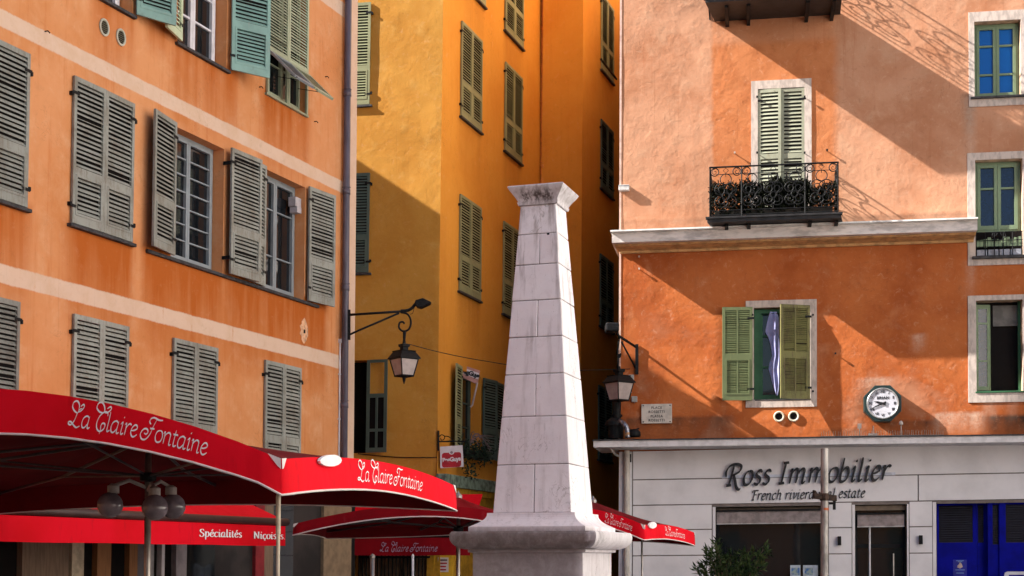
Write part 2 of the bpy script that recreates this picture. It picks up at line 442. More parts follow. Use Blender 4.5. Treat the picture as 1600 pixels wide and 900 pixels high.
def leaf(F, uh, dirn, ang, w0, W, v0, v1, mat, parent, back=True, label=None, **kw):
    a=R_(ang); ca,sa=math.cos(a),math.sin(a)
    def P(s,v,d): return (uh+dirn*(s*ca-d*sa), w0+s*sa+d*ca, v)
    mb=FB(F); leaf_shape(mb,P,W,v0,v1,**kw)
    # strap hinges
    for hv in (v0+.22,v1-.22):
        mb.hexa([P(-.03,hv-.02,.036),P(.10,hv-.02,.036),P(.10,hv-.02,.042),P(-.03,hv-.02,.042),P(-.03,hv+.02,.036),P(.10,hv+.02,.036),P(.10,hv+.02,.042),P(-.03,hv+.02,.042)],1)
    for hv in (v0+.24,v1-.24):
        if ang<5: mb.hexa([P(-.05,hv-.025,-w0),P(-.02,hv-.025,-w0),P(-.02,hv-.025,.04),P(-.05,hv-.025,.04),P(-.05,hv+.025,-w0),P(-.02,hv+.025,-w0),P(-.02,hv+.025,.04),P(-.05,hv+.025,.04)],1)
    if back and kw.get('flap') is None:
        mb.face([P(.02,v0+.02,.0015),P(W-.02,v0+.02,.0015),P(W-.02,v1-.02,.0015),P(.02,v1-.02,.0015)],2)
    o=mb.build('shutter',[mat,M_iron,M_dark],parent)
    if label: o['label']=label
    return o
def sill(F,u0,u1,v,parent,mat=None,out=.07,th=.045,inn=.02):
    mb=FB(F); mb.box(u0,u1,-inn,out,v-th,v); return mb.build('sill',mat or M_slate,parent,bevel=.006)
def pair(F,u0,u1,v0,v1,mat,parent,sl=True,w0=.012,warp=0.0,**kw):
    c=(u0+u1)/2
    leaf(F,u0,1,random.uniform(0,.5)+warp,w0,c-u0-.003,v0,v1,mat,parent,**kw)
    leaf(F,u1,-1,random.uniform(0,.5)+warp,w0,u1-c-.003,v0,v1,mat,parent,**kw)
    if sl: sill(F,u0-.05,u1+.06,v0-.012,parent)
def window(F,u0,u1,v0,v1,w,mat,glass,parent,cas=2,rows=3,fr=.05,bar=.022,st=.05,low=0.0,cols=1,rv=None):
    mb=FB(F); a=.04
    mb.box(u0,u0+fr,w-a,w+.015,v0,v1); mb.box(u1-fr,u1,w-a,w+.015,v0,v1)
    mb.box(u0+fr,u1-fr,w-a,w+.014,v1-fr,v1); mb.box(u0+fr,u1-fr,w-a,w+.014,v0,v0+fr)
    U0,U1,V0,V1=u0+fr,u1-fr,v0+fr,v1-fr; cw=(U1-U0)/cas
    for k in range(cas):
        p=U0+k*cw+.003;q=p+cw-.006
        mb.box(p,p+st,w-.035,w+.03,V0,V1); mb.box(q-st,q,w-.035,w+.03,V0,V1)
        mb.box(p+st,q-st,w-.034,w+.029,V1-st,V1); mb.box(p+st,q-st,w-.034,w+.029,V0,V0+st+.02)
        a0=V0+st+.02;a1=V1-st
        lv=rv if rv else [r/rows for r in range(1,rows)]
        for r in lv: mb.box(p+st,q-st,w-.03,w+.018,a0+(a1-a0)*r-bar/2,a0+(a1-a0)*r+bar/2)
        for c in range(1,cols): x=p+st+(q-p-2*st)*c/cols; mb.box(x-bar/2,x+bar/2,w-.029,w+.017,a0,a1)
    o=mb.build('window',mat,parent)
    g=FB(F); g.face([(U0,w-.02,V0),(U1,w-.02,V0),(U1,w-.02,V1),(U0,w-.02,V1)]); g.build('pane',glass,o)
    return o
# ============================================================ ground
M_pave=simple('plaza_paving',(.17,.155,.145),.8,var=.2,vs=3,bump=.2)
g=MB(); g.box(-120,160,-60,220,-.3,0); go=g.build('ground',M_pave); go['kind']='structure'
# ============================================================ LEFT BUILDING
LB=thing('corner_building','orange rendered corner building with cream bands and weathered grey louvred shutters','building',L.M)
M1=L.rect([(113,119),(206,162),(204,380),(108,347)])
M_v0,M_v1=M1[2],M1[3]
PW=M1[1]-M1[0]
M0=(L.uv(41,200)[0]-PW,L.uv(41,200)[0],M_v0,M_v1)
M2o=(L.uv(268,300)[0],L.uv(349,330)[0],M_v0-.01,M_v1-.02)
M3o=(L.uv(411,350)[0],L.uv(476,380)[0],M_v0-.01,M_v1-.02)
B_v1=(L.uv(112,491)[1]+L.uv(198,510)[1])/2; B_v0=B_v1-(M_v1-M_v0)
B1=(L.uv(111,550)[0],L.uv(197,570)[0],B_v0,B_v1)
B0=(L.uv(26,540)[0]-PW,L.uv(26,540)[0],B_v0,B_v1-.02)
B2=(L.uv(267.5,590)[0],L.uv(336.5,600)[0],B_v0,B_v1)
B3=(L.uv(411,630)[0],L.uv(467,640)[0],B_v0,B_v1)
T_v0=(L.uv(357,113)[1]+L.uv(272,63)[1])/2; T_v1=T_v0+2.05
T1o=(L.uv(277,60)[0],L.uv(354,60)[0],T_v0,T_v1)
T0o=(L.uv(206,15)[0]-1.1,L.uv(206,15)[0],T_v0+.02,T_v1)
T2=(L.uv(415,100)[0],L.uv(478.5,100)[0],L.uv(445,162)[1],T_v1)
holes=[(*M2o,.24),(*M3o,.24),(*T1o,.26),(*T0o,.26),(T2[0]+.03,T2[1]-.03,T2[2]+.03,T2[3],.16)]
vents=[(L.uv(162,43),.105),(L.uv(188,58.5),.105)]
stains=[]
for r in (M1,M0): stains.append((r[0]-.05,r[1]+.05,r[2]-.06,1.5,1.35))
stains+= [(L.uv(225,390)[0],L.uv(412,420)[0],M_v0-.05,1.5,1.35),(M3o[0],L.uv(510,470)[0],M_v0-.05,1.5,1.5),
          (L.uv(255,400)[0],L.uv(263,400)[0],M_v0,.9,1.6),(T0o[0]+.3,T0o[1]+.05,T_v0,1.2,.9),(T1o[0]-.1,T1o[1]+.3,T_v0,1.4,1.0),(T2[0]-.1,T2[1]+.1,T2[2],1.5,1.2),
          (L.uv(230,30)[0],L.uv(262,40)[0],T_v0+.1,.5,1.0)]
for r in (B1,B2,B3): stains.append((r[0]-.05,r[1]+.05,r[3]+.4,.6,.8))
wall(L,-14,L_END,3.0,13.6,holes,.13,M_left,LB,stains=stains,seed=1)
mb=FB(L)
kx=L.t.x/L.n.x
mb.hexa([(-28,-9,0),(L_END-.02-kx*9,-9,0),(L_END-.02-kx*.45,-.45,0),(-28,-.45,0),(-28,-9,13.4),(L_END-.02-kx*9,-9,13.4),(L_END-.02-kx*.45,-.45,13.4),(-28,-.45,13.4)]); mb.box(-14,L_END-.2,-.45,-.01,0,2.98); mb.box(-28,-14.01,-.5,0,0,13.4)
mb.build('rear_wall',M_left,LB)
mb=FB(L); mb.hexa([(-28,-9,13.6),(L_END-kx*9,-9,13.6),(L_END+.25,.35,13.6),(-28,.35,13.6),(-28,-9,13.8),(L_END-kx*9,-9,13.8),(L_END+.25,.35,13.8),(-28,.35,13.8)]); mb.build('roof',simple('roof_tile',(.36,.14,.08),.8),LB)
# cream quoin strip return edge is part of the wall; downpipe stands on it
def downpipe(F,u,v0,v1,w,r,mat,parent,joints):
    mb=FB(F); mb.tube([(u,w,v0),(u,w,v1)],r,14)
    for j in joints: mb.tube([(u,w,j-.045),(u,w,j+.045)],r*1.13,14)
    for j in joints: mb.tube([(u,w,j+.075),(u,w,j+.09)],r*1.18,14)
    return mb.build('downpipe',mat,parent,smooth=True)
downpipe(L,L.uv(541.5,300,.08)[0],0,13.6,.08,L.uv(547.5,300,.08)[0]-L.uv(541.5,300,.08)[0]-.005,M_pipe,LB,[L.uv(541,y)[1] for y in (150,305,455,600,700)]) if False else None
_pu=L.uv(541.3,300,.09)[0]
downpipe(L,_pu,0,13.6,.09,.062,M_pipe,LB,[L.uv(541,y,.09)[1] for y in (146,300,451,634)])
mb=FB(L); _cu=L.uv(530.5,620,.02)[0]
mb.tube([(_cu,.02,2.5),(_cu,.02,L.uv(530,533)[1])],.016,8); mb.box(_cu-.03,_cu+.03,0,.05,L.uv(530,536)[1],L.uv(530,530)[1])
for y in (585,655): mb.box(_cu-.025,_cu+.025,0,.04,L.uv(530,y)[1]-.012,L.uv(530,y)[1]+.012)
mb.build('conduit',M_white,LB)
# closed pairs
pair(L,*M0,M_grey_sh,LB); pair(L,*M1,M_grey_sh,LB,warp=.6)
pair(L,*B0,M_grey_sh2,LB); pair(L,*B1,M_grey_sh,LB); pair(L,*B2,M_grey_sh,LB); pair(L,*B3,M_grey_sh,LB,warp=.8)
# open windows of the middle row
h=M_v1-M_v0
ww=L.uv(327,300,-.2)[0]
window(L,M2o[0],M2o[1]-.02,M2o[2],M2o[3],-.2,M_bluegrey,M_glass,LB,cas=2,rows=7,bar=.02,st=.045)
window(L,M3o[0],M3o[1]-.02,M3o[2],M3o[3],-.2,M_bluegrey,M_glass,LB,cas=2,rv=[.29,.74],bar=.022,st=.05)
mb=FB(L); mb.box(L.uv(224,388)[0]+.05,L.uv(511,470)[0]-.35,-.03,.05,M_v0-.07,M_v0-.02); mb.build('sill',M_slate,LB,bevel=.006)
lw=.66
leaf(L,M2o[0]-.01,-1,9,.05,M2o[0]-L.uv(222,300)[0]-.02,M_v0,M_v1,M_grey_sh,LB,label='weathered grey leaf folded back left of the barred window')
leaf(L,M2o[1]+.02,1,4,.10,L.uv(394,340)[0]-M2o[1]-.04,M_v0-.01,M_v1,M_grey_sh,LB)
leaf(L,M3o[0]-.01,-1,5,.03,.62,M_v0-.01,M_v1,M_grey_sh,LB)
leaf(L,M3o[1]+.02,1,7,.05,L.uv(510.5,390)[0]-M3o[1]-.02,M_v0-.01,M_v1,M_grey_sh,LB)
mb=FB(L); c=L.uv(464,322,-.04); mb.box(c[0]-.10,c[0]+.09,-.15,-.01,c[1]-.02,c[1]+.14); mb.box(c[0]-.07,c[0]+.08,-.14,.005,c[1]-.12,c[1]-.021)
mb.build('meter_box',simple('grey_plastic',(.46,.42,.44),.5),LB,bevel=.008)
# curtain glimpsed behind the lower left panes
mb=FB(L); mb.face([(M2o[0]+.07,-.214,M2o[2]+.1),(M2o[0]+.30,-.214,M2o[2]+.1),(M2o[0]+.26,-.214,M2o[2]+.95),(M2o[0]+.07,-.214,M2o[2]+.95)])
mb.build('curtain',M_curtain,LB)
# top row
window(L,T1o[0]+.02,T1o[1]-.03,T1o[2],T1o[3],-.2,M_white,M_glass,LB,cas=2,rows=4,bar=.03,st=.06)
window(L,T0o[0],T0o[1]-.03,T0o[2],T0o[3],-.2,M_white,M_glass,LB,cas=2,rows=4,bar=.03,st=.06)
sill(L,T1o[0]-.06,T1o[1]+.05,T_v0,LB,out=.06,inn=.1); sill(L,T0o[0]-.1,T0o[1]+.05,T_v0+.02,LB,out=.06,inn=.1)
leaf(L,T0o[1]+.02,1,24,.05,.62,T_v0+.03,T_v1,M_teal,LB,label='teal leaf swung out from the wall')
leaf(L,T1o[0]-.01,-1,13,.06,.58,T_v0+.01,T_v1,M_paleb,LB,back=False,label='pale green leaf folded back beside the white framed window')
leaf(L,T1o[1]+.03,1,30,.06,.66,T_v0+.01,T_v1,M_teal,LB,label='teal leaf swung out from the wall')
def flap_pair(F,u0,u1,v0,v1,mat,parent):
    c=(u0+u1)/2; H=v1-v0; mid=(L.uv(447,96)[1]-v0)/H
    for k,(uh,dr,W) in enumerate(((u0,1,c-u0-.003),(u1,-1,u1-c-.003))):
        mb=FB(F)
        def P(s,v,d,uh=uh,dr=dr): return (uh+dr*s,.012+d,v)
        vm=leaf_shape(mb,P,W,v0,v1,mid=mid,flap=True,pitch=.048,stile=.05)
        o=mb.build('shutter',[mat],parent)
        ft=R_(45); Hf=vm-v0-.06
        m2=FB(F)
        def Q(s,v,d,uh=uh,dr=dr): 
            y=v-Hf  # from hinge downwards (negative)
            return (uh+dr*(s+.012),.05-y*math.sin(ft)+d*math.cos(ft), vm-.05+y*math.cos(ft)+d*math.sin(ft))
        leaf_shape(m2,Q,W-.024,0,Hf,mid=.02,pitch=.05,stile=.05,flap=True)
        for s0 in (.05,W-.09): pass
        m2.build('flap',[M_bluegrey if k==0 else mat],o)
        # stay rod
        m3=FB(F); a=Q(W*.5,.06,.0); m3.tube([a,(uh+dr*W*.5,.03,v0+Hf*.55)],.006,6); m3.build('stay_rod',M_iron,o)
flap_pair(L,*T2,M_pale,LB)
window(L,T2[0]+.035,T2[1]-.035,T2[2]+.03,T2[3],-.11,M_pale,M_glass,LB,cas=2,rows=4,bar=.02,st=.035,fr=.03)
sill(L,T2[0]-.02,T2[1]+.03,T2[2],LB,mat=M_pale,out=.05,th=.035)
# vents and wall hooks
for (u,v),r in vents:
    mb=FB(L); n=24
    ring=[(u+r*math.cos(2*math.pi*k/n)*.86,.012,v+r*math.sin(2*math.pi*k/n)) for k in range(n)]
    mb.tube(ring,.016,6,closed=True); mb.face([(u+r*.9*math.cos(2*math.pi*k/n)*.86,.006,v+r*.9*math.sin(2*math.pi*k/n)) for k in range(n)],1)
    for k in range(-3,4): 
        z=v+k*r*.26; hw=.84*math.sqrt(max(.001,r*r*.8-(k*r*.26)**2))
        mb.box(u-hw,u+hw,.007,.011,z-.006,z+.006,2)
    mb.build('vent',[simple('vent_ring_cream',(.52,.50,.40),.6),M_dark,simple('vent_mesh',(.10,.085,.05),.7)],LB)
for x,y in ((70,49),(491,190),(405,136),(508,120)):
    mb=FB(L); u,v=L.uv(x,y); mb.tube([(u,0,v),(u,.05,v),(u+.03,.055,v-.02)],.008,6); mb.build('wall_hook',M_iron,LB)
mb=FB(L); u,v=L.uv(475,518); mb.lathe([(.0,.003),(.022,.004),(.022,.03),(.001,.031)],12,(u,0,v),axis='y') if False else None
pk=MB(); 
n=20; pk.face([L.L(u+.13*math.cos(2*math.pi*k/n)*(1+.2*math.sin(3*k)),v+.01+.2*math.sin(2*math.pi*k/n)*(1+.12*math.cos(5*k)),.003) for k in range(n)]); pk.build('patch',simple('pale_patch',(.74,.42,.25),.9,var=.2,vs=12),LB)
pk=FB(L); pk.box(u-.02,u+.015,.004,.02,v-.03,v+.03); pk.build('wall_hook',M_iron,LB)
# ground floor shopfront strips measured along the facade (only their tops show under the awning)
strips=[(-60,2,'d'),(2,76,'tanw'),(76,81,'d'),(81,100,'beige'),(100,121,'d'),(121,143,'brown'),(143,172,'d'),(172,185,'brown'),(185,201,'grey'),(201,211,'pale'),(211,223,'d'),(223,228,'white'),(228,246,'d'),(246,263,'pale2'),(263,312,'gl'),(312,372,'gl2'),(372,386,'red'),(386,400,'tanw'),(400,436,'gl'),(436,480,'gl2'),(480,501,'beige2'),(501,524,'beige2'),(524,536,'d')]
SM={'d':M_dark,'tanw':simple('tan_wood',(.20,.13,.085),.7,stretch=(6,6,.6)),'beige':simple('beige_post',(.55,.46,.33),.7,var=.15),'brown':simple('brown_wood',(.30,.13,.045),.6,stretch=(8,8,.5)),
    'grey':simple('grey_panel',(.12,.115,.13),.6),'pale':simple('pale_post',(.40,.40,.42),.6),'white':M_white,'pale2':simple('pale_panel',(.33,.30,.32),.6),'gl':M_glass,'gl2':simple('dark_shop_door',(.03,.022,.02),.5,var=.3,vs=2),'red':simple('red_trim',(.25,.015,.02),.6),'beige2':simple('beige_render',(.22,.145,.085),.85)}
for x0,x1,k in strips:
    mb=FB(L); a=L.uv(x0,870)[0]; b=L.uv(x1,870)[0]; d={'d':(-.3,-.01),'gl':(-.2,.02),'gl2':(-.2,.015)}.get(k,(-.2,.06))
    mb.box(a+.001,b-.001,d[0]+.25,d[1]+.25 if d[1]>.03 else d[1]+.24,0,2.97)
    nm={'d':'doorway','gl':'shop_window','gl2':'shop_door','beige':'pilaster','beige2':'pilaster'}.get(k,'shop_panel')
    mb.build(nm,SM[k],LB)
# ============================================================ OCHRE AND ORANGE BUILDING
OB=thing('alley_building','ochre and orange building at the alley mouth, olive shutters down its narrow side','building',A.M)
def child_mat(F): return A.M.inverted()@F.M
def sub(o,F):        # put a part built in facade F's coordinates under OB (whose frame is A's)
    o.matrix_parent_inverse=Matrix.Identity(4); o.matrix_local=child_mat(F); return o
before=set(scene.objects)
w_=wall(YF,-8,0,2.6,17.2,[(YF.uv(555.5,600)[0]-.4,YF.uv(573,600)[0],YF.uv(560,708)[1],YF.uv(560,563)[1],.35)],.085,M_ochre,OB,rough=.015,seed=3)
Y1=YF.rect([(560,5),(579,5),(579,164),(560,164)])
pair(YF,Y1[1]-1.15,Y1[1],Y1[2],Y1[3],M_sage if False else M_olive,OB)
Y2=YF.rect([(560,271),(577.5,271),(577.5,426),(560,426)]); pair(YF,Y2[1]-1.15,Y2[1],Y2[2],Y2[3],M_dullgreen,OB)
mb=FB(YF); a=YF.uv(572,640,.1); b=YF.uv(606,640,.1); t=YF.uv(590,562,.1)[1]; bo=YF.uv(590,707,.1)[1]
def P(s,v,d): return (a[0]+s*.985,.05+s*.16+d,v)
W=b[0]-a[0]; T=.04
def bx(s0,s1,v0,v1,m=0,d0=0,d1=T): mb.hexa([P(s0,v0,d0),P(s1,v0,d0),P(s1,v0,d1),P(s0,v0,d1),P(s0,v1,d0),P(s1,v1,d0),P(s1,v1,d1),P(s0,v1,d1)],m)
bx(0,.07,bo,t); bx(W-.07,W,bo,t); bx(.07,W-.07,t-.06,t,0,.001,T-.001); bx(.07,W-.07,bo,bo+.1,0,.001,T-.001)
vm=YF.uv(590,618,.1)[1]; vm2=YF.uv(590,672,.1)[1]
bx(.07,W-.07,vm-.04,vm+.04,0,.001,T-.001); bx(W/2-.025,W/2+.025,bo+.1,vm-.04,0,.002,T-.002); bx(.07,W-.07,vm2-.03,vm2+.03,0,.002,T-.003)
bx(.07,W-.07,bo+.1,vm-.04,1,.01,.012)
mb.build('shutter',[M_dullgreen,M_dark],OB)
for o in set(scene.objects)-before: 
    if o.parent==OB: sub(o,YF)
# face A along the alley
HA=[]
A1=A.rect([(720,33),(752,65),(750,204),(718,183)]); A2=A.rect([(788,-90),(816,-62),(816.5,78),(788,46)]); A3=A.rect([(788,97),(815,123),(813,254),(787,236)])
A4=A.rect([(718,303),(750,326),(749,470),(715,453)]); A5=A.rect([(785.5,346),(813,364),(812,503),(784,488)]); A0=A.rect([(727,-150),(757,-115),(757,12.5),(727,-22)])
A6o=(A.uv(717.5,640)[0],A.uv(751,650)[0],A.uv(735,712)[1],A.uv(735,583)[1])
before=set(scene.objects)
wall(A,0,A_END,3.2,17.2,[(*A6o,.3)],.12,M_orange,OB,stains=[(r[0],r[1],r[2]-.05,1.2,.55) for r in (A0,A1,A2,A3,A4,A5)]+[(0,.4,9,6,.25)],rough=.006,seed=5)
for r in (A0,A1,A2,A3,A4,A5): pair(A,*r,M_olive,OB,pitch=.06)
leaf(A,A6o[0]-.01,-1,9,.04,.62,A6o[2],A6o[3]+.05,M_olive,OB,pitch=.06,label='olive leaf standing out beside the flower window')
leaf(A,A6o[1]+.02,1,8,.04,.68,A6o[2]-.02,A6o[3]-.02,M_dullgreen,OB,pitch=.06)
leaf(A,A6o[1]+1.55,-1,4,.03,.72,A6o[2]-.02,A6o[3]-.02,M_dullgreen,OB,pitch=.06)
window(A,A6o[0],A6o[1]-.02,A6o[2],A6o[3],-.25,M_dullgreen,M_glass,OB,cas=2,rows=3)
downpipe(A,A_END-.06,3.3,17.2,.09,.085,M_orangepipe,OB,[A.uv(845,y)[1] for y in (45,160,262)])
# shop fascia under the windows
gb0=A.uv(683.5,748)[1]; 
mb=FB(A); mb.box(-.05,A_END,0.0,.22,gb0-.16,gb0+.10); mb.build('fascia',simple('grey_green_fascia',(.20,.27,.22),.6,var=.3,vs=8),OB,bevel=.01)
mb=FB(A); mb.box(-.03,A_END,-.2,.10,0,gb0-.30); mb.box(-.04,A_END,-.2,.16,gb0-.30,gb0-.16); mb.box(-.03,A_END,.1,.13,gb0-.60,gb0-.53,1)
mb.build('shop_panel',[simple('mustard_shopfront',(.55,.30,.03),.6,var=.15),simple('grey_green_line',(.14,.17,.12),.6)],OB)
mb=FB(A); cu=A.uv(724,785,.12)
pts=[(cu[0]+.45*math.cos(math.pi*k/12),.12,cu[1]-.15+.28*math.sin(math.pi*k/12)) for k in range(13)]; mb.tube(pts,.05,6); mb.build('arch_trim',simple('mustard_trim',(.33,.16,.02),.6),OB)
for o in set(scene.objects)-before:
    if o.parent==OB: o.matrix_parent_inverse=Matrix.Identity(4)
# step B and the far face C
before=set(scene.objects)
wall(BF,0,C_U,0,18.4,[],.6,M_orange,OB,seed=7); 
for o in set(scene.objects)-before: sub(o,BF)
before=set(scene.objects)
C1=CF.rect([(938.5,-8),(957.5,14),(957,131),(938,107)]); C2=CF.rect([(937.5,184),(957,209),(956.5,312),(937.5,291)]); C3=CF.rect([(936,393),(957,415),(956,522),(936,505)])
C4=CF.rect([(934,600),(955,612),(954,722),(933,716)])
wall(CF,0,26,0,18.4,[],.6,M_orange,OB,seed=9)
pair(CF,*C1,M_olive,OB,pitch=.07); pair(CF,*C2,M_dullgreen,OB,pitch=.07); pair(CF,*C3,M_dullgreen,OB,pitch=.07); pair(CF,*C4,M_dullgreen,OB,pitch=.07)
mb=FB(CF); u,v=CF.uv(936,103); mb.tube([(u-.35,.18,v),(u+1.2,.18,v)],.03,6); mb.build('rail',M_iron,OB)
vt=CF.uv(960,0)[1]+.35
mb=FB(CF); mb.box(0,26,0,.12,vt,vt+.12); mb.box(0,26,0,.2,vt+.12,vt+.3); mb.build('cornice',M_orange,OB)
for o in set(scene.objects)-before: 
    if o.parent==OB: sub(o,CF)
# body behind the faces and roof, keeps daylight out of the alley from behind
mb=FB(A); mb.box(.3,A_END-.3,-8,-.5,0,17.1); o=mb.build('rear_wall',M_orange,OB)
mb=FB(CF); mb.box(.3,26,-8,-.5,0,18.3); sub(mb.build('rear_wall',M_orange,OB),CF)
mb=FB(CF); mb.box(22,22.5,-.5,14,0,17); sub(mb.build('end_wall',M_orange,OB),CF)
# lower ochre face: shop wall with gate
before=set(scene.objects)
mb=FB(YF); mb.box(-8,-.0,-.3,-.02,0,2.6); mb.build('shop_panel',M_ochre,OB)
mb=FB(YF); x0=YF.uv(562,880)[0]; x1=YF.uv(679,880)[0]
mb.box(x0,x1,.0,.02,0,2.5); mb.build('doorway',simple('dim_tan_room',(.24,.16,.10),.8,var=.4,vs=2,stretch=(5,5,.4)),OB)
mb=FB(YF); n=20
for k in range(n+1): u=x0+(x1-x0)*k/n; mb.box(u-.012,u+.012,.05,.075,0,2.2)
mb.box(x0,x1,.045,.08,1.75,1.8); mb.build('gate',M_iron,OB)
mb=FB(YF); mb.box(YF.uv(679,880)[0],YF.uv(708,880)[0],-.1,.1,0,2.6); mb.build('pilaster',simple('yellow_pilaster',(.72,.42,.03),.6,var=.1),OB)
mb=FB(YF); mb.box(YF.uv(540,880)[0]-1,YF.uv(555,880)[0],-.1,.1,0,2.6); mb.build('pilaster',SM['beige2'],OB)
for o in set(scene.objects)-before: 
    if o.parent==OB: sub(o,YF)
# ============================================================ block across the side street (its shadow falls on the ochre face)
ey=YF.uv(685,333); pw=YF.W(ey[0],ey[1],0); 
bx_=-9.0; hb=pw.z+(pw.x-bx_)*(-SUN_D.z/SUN_D.x)
NB=thing('street_house','plain ochre house closing the side street behind the corner building','building',loc(-13,33,0))
mb=MB(); mb.box(-5,4,-3.3,2,0,hb-.12); mb.build('wall',simple('house_ochre',(.5,.3,.12),.9),NB)
mb=MB(); p_=RF.uv(985,556); q_=RF.W(p_[0],p_[1]); hb2=q_.z+(q_.x+9.3)*(-SUN_D.z/SUN_D.x); mb.box(-5,3.7,-8.5,-3.6,0,hb2); mb.build('side_wing',simple('house_ochre2',(.5,.3,.12),.9),NB)
mb=MB(); mb.box(-5.1,4,-3.4,2.1,hb-.12,hb); mb.build('roof',simple('house_tile',(.36,.15,.09),.85),NB)
for x in (-2,1.5):
    for z in (3,6.2): 
        mb=MB(); mb.box(x-.5,x+.5,-3.36,-3.3,z,z+1.8); mb.build('window',M_glass,NB)
# ============================================================ church on the sunny side of the square (right of the frame)
CH=thing('church','tall pale church front facing the square','church',loc(14,2,0))
mb=MB(); mb.box(0,8,-12,19.5,0,20); 
for y in (-11,-6,-1,4,9,14,19): mb.box(-.35,0,y-.5,y+.5,0,12.6)
mb.box(-.6,.0,-12.2,19.7,12.6,13.5); mb.box(-.8,.0,-12.4,19.9,19.6,20.2); mb.build('wall',M_church,CH)
mb=MB(); mb.box(-.05,0,-5.2,-2.4,0,4.2); mb.build('door',SM['brown'],CH)
for y in (-8.5,1.5,6.5):
    mb=MB(); mb.box(-.04,0,y-.8,y+.8,6.5,9.8); mb.build('window',M_glass,CH)

# ============================================================ row of houses closing the square behind the viewer
HB=thing('square_house','long ochre house with dark shutters closing the near side of the square','building',loc(2,-12,0))
mb=MB(); mb.box(-19,9.9,-8,0,0,9.2); mb.build('wall',simple('house_brown',(.30,.17,.09),.9),HB)
mb=MB(); mb.box(-19.3,9.9,-8.3,.5,9.2,9.5); mb.build('roof',simple('house_tile',(.30,.12,.07),.85),HB)
for x in range(-17,9,4):
    for z in (1.0,5.2): mb=MB(); mb.box(x-.6,x+.6,0,.05,z,z+2.0); mb.build('shutter',M_dullgreen,HB)
# ============================================================ RIGHT BUILDING
RB=thing('terracotta_building','terracotta house with iron balconies, green shutters and a white painted shopfront below','building',RF.M)
R1f=RF.rect([(1173.5,126),(1268,124),(1268,300),(1173.5,300)]); 
fl_v=RF.uv(1200,352)[1]                        # balcony floor level at the wall
R1=(RF.uv(1184,200)[0],RF.uv(1257,200)[0],fl_v+.02,RF.uv(1220,138)[1])
R2f=RF.rect([(1165.5,471),(1276.5,467),(1276,634),(1165,638.5)])
R2=(RF.uv(1178,550)[0],RF.uv(1265,550)[0],RF.uv(1220,624)[1],RF.uv(1220,480)[1])
R3=RF.rect([(1521.5,34),(1595,31),(1595,150.5),(1523,153)])
R4=RF.rect([(1523.5,251),(1598,247),(1598,400),(1524,402.5)])
R5=RF.rect([(1525,471),(1598,467),(1598,611),(1525.5,613.5)])
cornice_z=[RF.uv(971,360.7,.52)[1],RF.uv(971,378,.52)[1]]
SC_W=.85
shop_top=RF.uv(1000,686,SC_W)[1]
holes=[(*R1,.16),(*R2,.24),(*R3,.26),(*R4,.26),(*R5,.28)]
stains=[(R3[0]-.16,R3[0]-.06,R3[2]+.08,.9,1.0)]
# rain-blackened foot of the wall above the cornices
stains+=[(R_L,RF.uv(1140,680)[0],shop_top+.42,.42,.75),(RF.uv(1385,680)[0],RF.uv(1462,680)[0],shop_top+.33,.34,.8),(RF.uv(1540,680)[0],R_R,shop_top+.35,.35,1.0),(RF.uv(1280,670)[0],RF.uv(1385,670)[0],shop_top+.15,.15,.35),
         (R_L,RF.uv(1110,350)[0],cornice_z[0]+.25,.22,.30),(RF.uv(1315,350)[0],RF.uv(1520,350)[0],cornice_z[0]+.2,.2,.55)]
pales=[(RF.uv(1513,350)[0],RF.uv(1520,350)[0],R3[2],2.0,.8),(RF.uv(1513,350)[0],RF.uv(1520,350)[0],RF.uv(1515,412)[1],.7,.6),
       (RF.uv(1462,680)[0],RF.uv(1535,680)[0],shop_top+.45,.4,.8),(RF.uv(1345,600)[0],RF.uv(1395,600)[0],RF.uv(1370,595)[1],.4,.6),
       (RF.uv(1430,540)[0],RF.uv(1440,540)[0],RF.uv(1435,525)[1],.35,.9),(RF.uv(1545,650)[0],RF.uv(1550,650)[0],R5[2]-.2,.4,.6),(RF.uv(1580,650)[0],RF.uv(1584,650)[0],R5[2]-.2,.4,.6)]
wall(RF,R_L,R_R,3.8,22,holes,.07,M_right,RB,rough=.012,stains=stains,pales=pales,seed=11,reveal=simple('reveal_lime',(.52,.36,.25),.9,var=.15))
mb=FB(RF); mb.box(R_L+.02,R_R,-32,-.5,9.5,21.8); mb.box(R_L+.01,R_R,-.9,-.45,0,3.78); mb.build('rear_wall',M_bounce_side,RB)  # unseen alley side, made pale to bounce light into the alley
mb=FB(RF); mb.box(R_L+.02,R_R,-32,-.5,0,9.498); mb.build('rear_wall',simple('light_absorbing_side',(.10,.05,.03),.9,var=.2,vs=2),RB)  # unseen lower side, made dark so the foot of the alley gets less bounce
mb=FB(RF); mb.box(R_L-.3,R_R+.3,-32.2,.4,22,22.2); mb.build('roof',simple('roof_tile',(.36,.14,.08),.8),RB)
mb=FB(RF); mb.box(R_L-.035,R_L+.004,-.4,.012,3.9,22); mb.build('corner_glint',simple('corner_glint_pale',(.62,.42,.34),.8),RB)  # pale strip stands for light caught on the rounded corner
def surround(F,o,f,parent,w=.022):
    mb=FB(F); u0,u1,v0,v1=f; a,b,c,d=o
    if a>u0+.01: mb.box(u0,a,-.004,w,v0,v1)
    if b<u1-.01: mb.box(b,u1,-.004,w,v0,v1)
    if d<v1-.01: mb.box(a,b,-.004,w-.001,d,v1)
    if c>v0+.01: mb.box(a,b,-.004,w-.001,v0,c)
    return mb.build('window_surround',M_surround,parent)
surround(RF,R1,(R1f[0],R1f[1],fl_v,R1f[3]),RB)
surround(RF,R2,R2f,RB)
surround(RF,R3,(RF.uv(1513.5,90)[0],RF.uv(1606,90)[0],RF.uv(1530,167)[1],RF.uv(1530,19)[1]),RB)
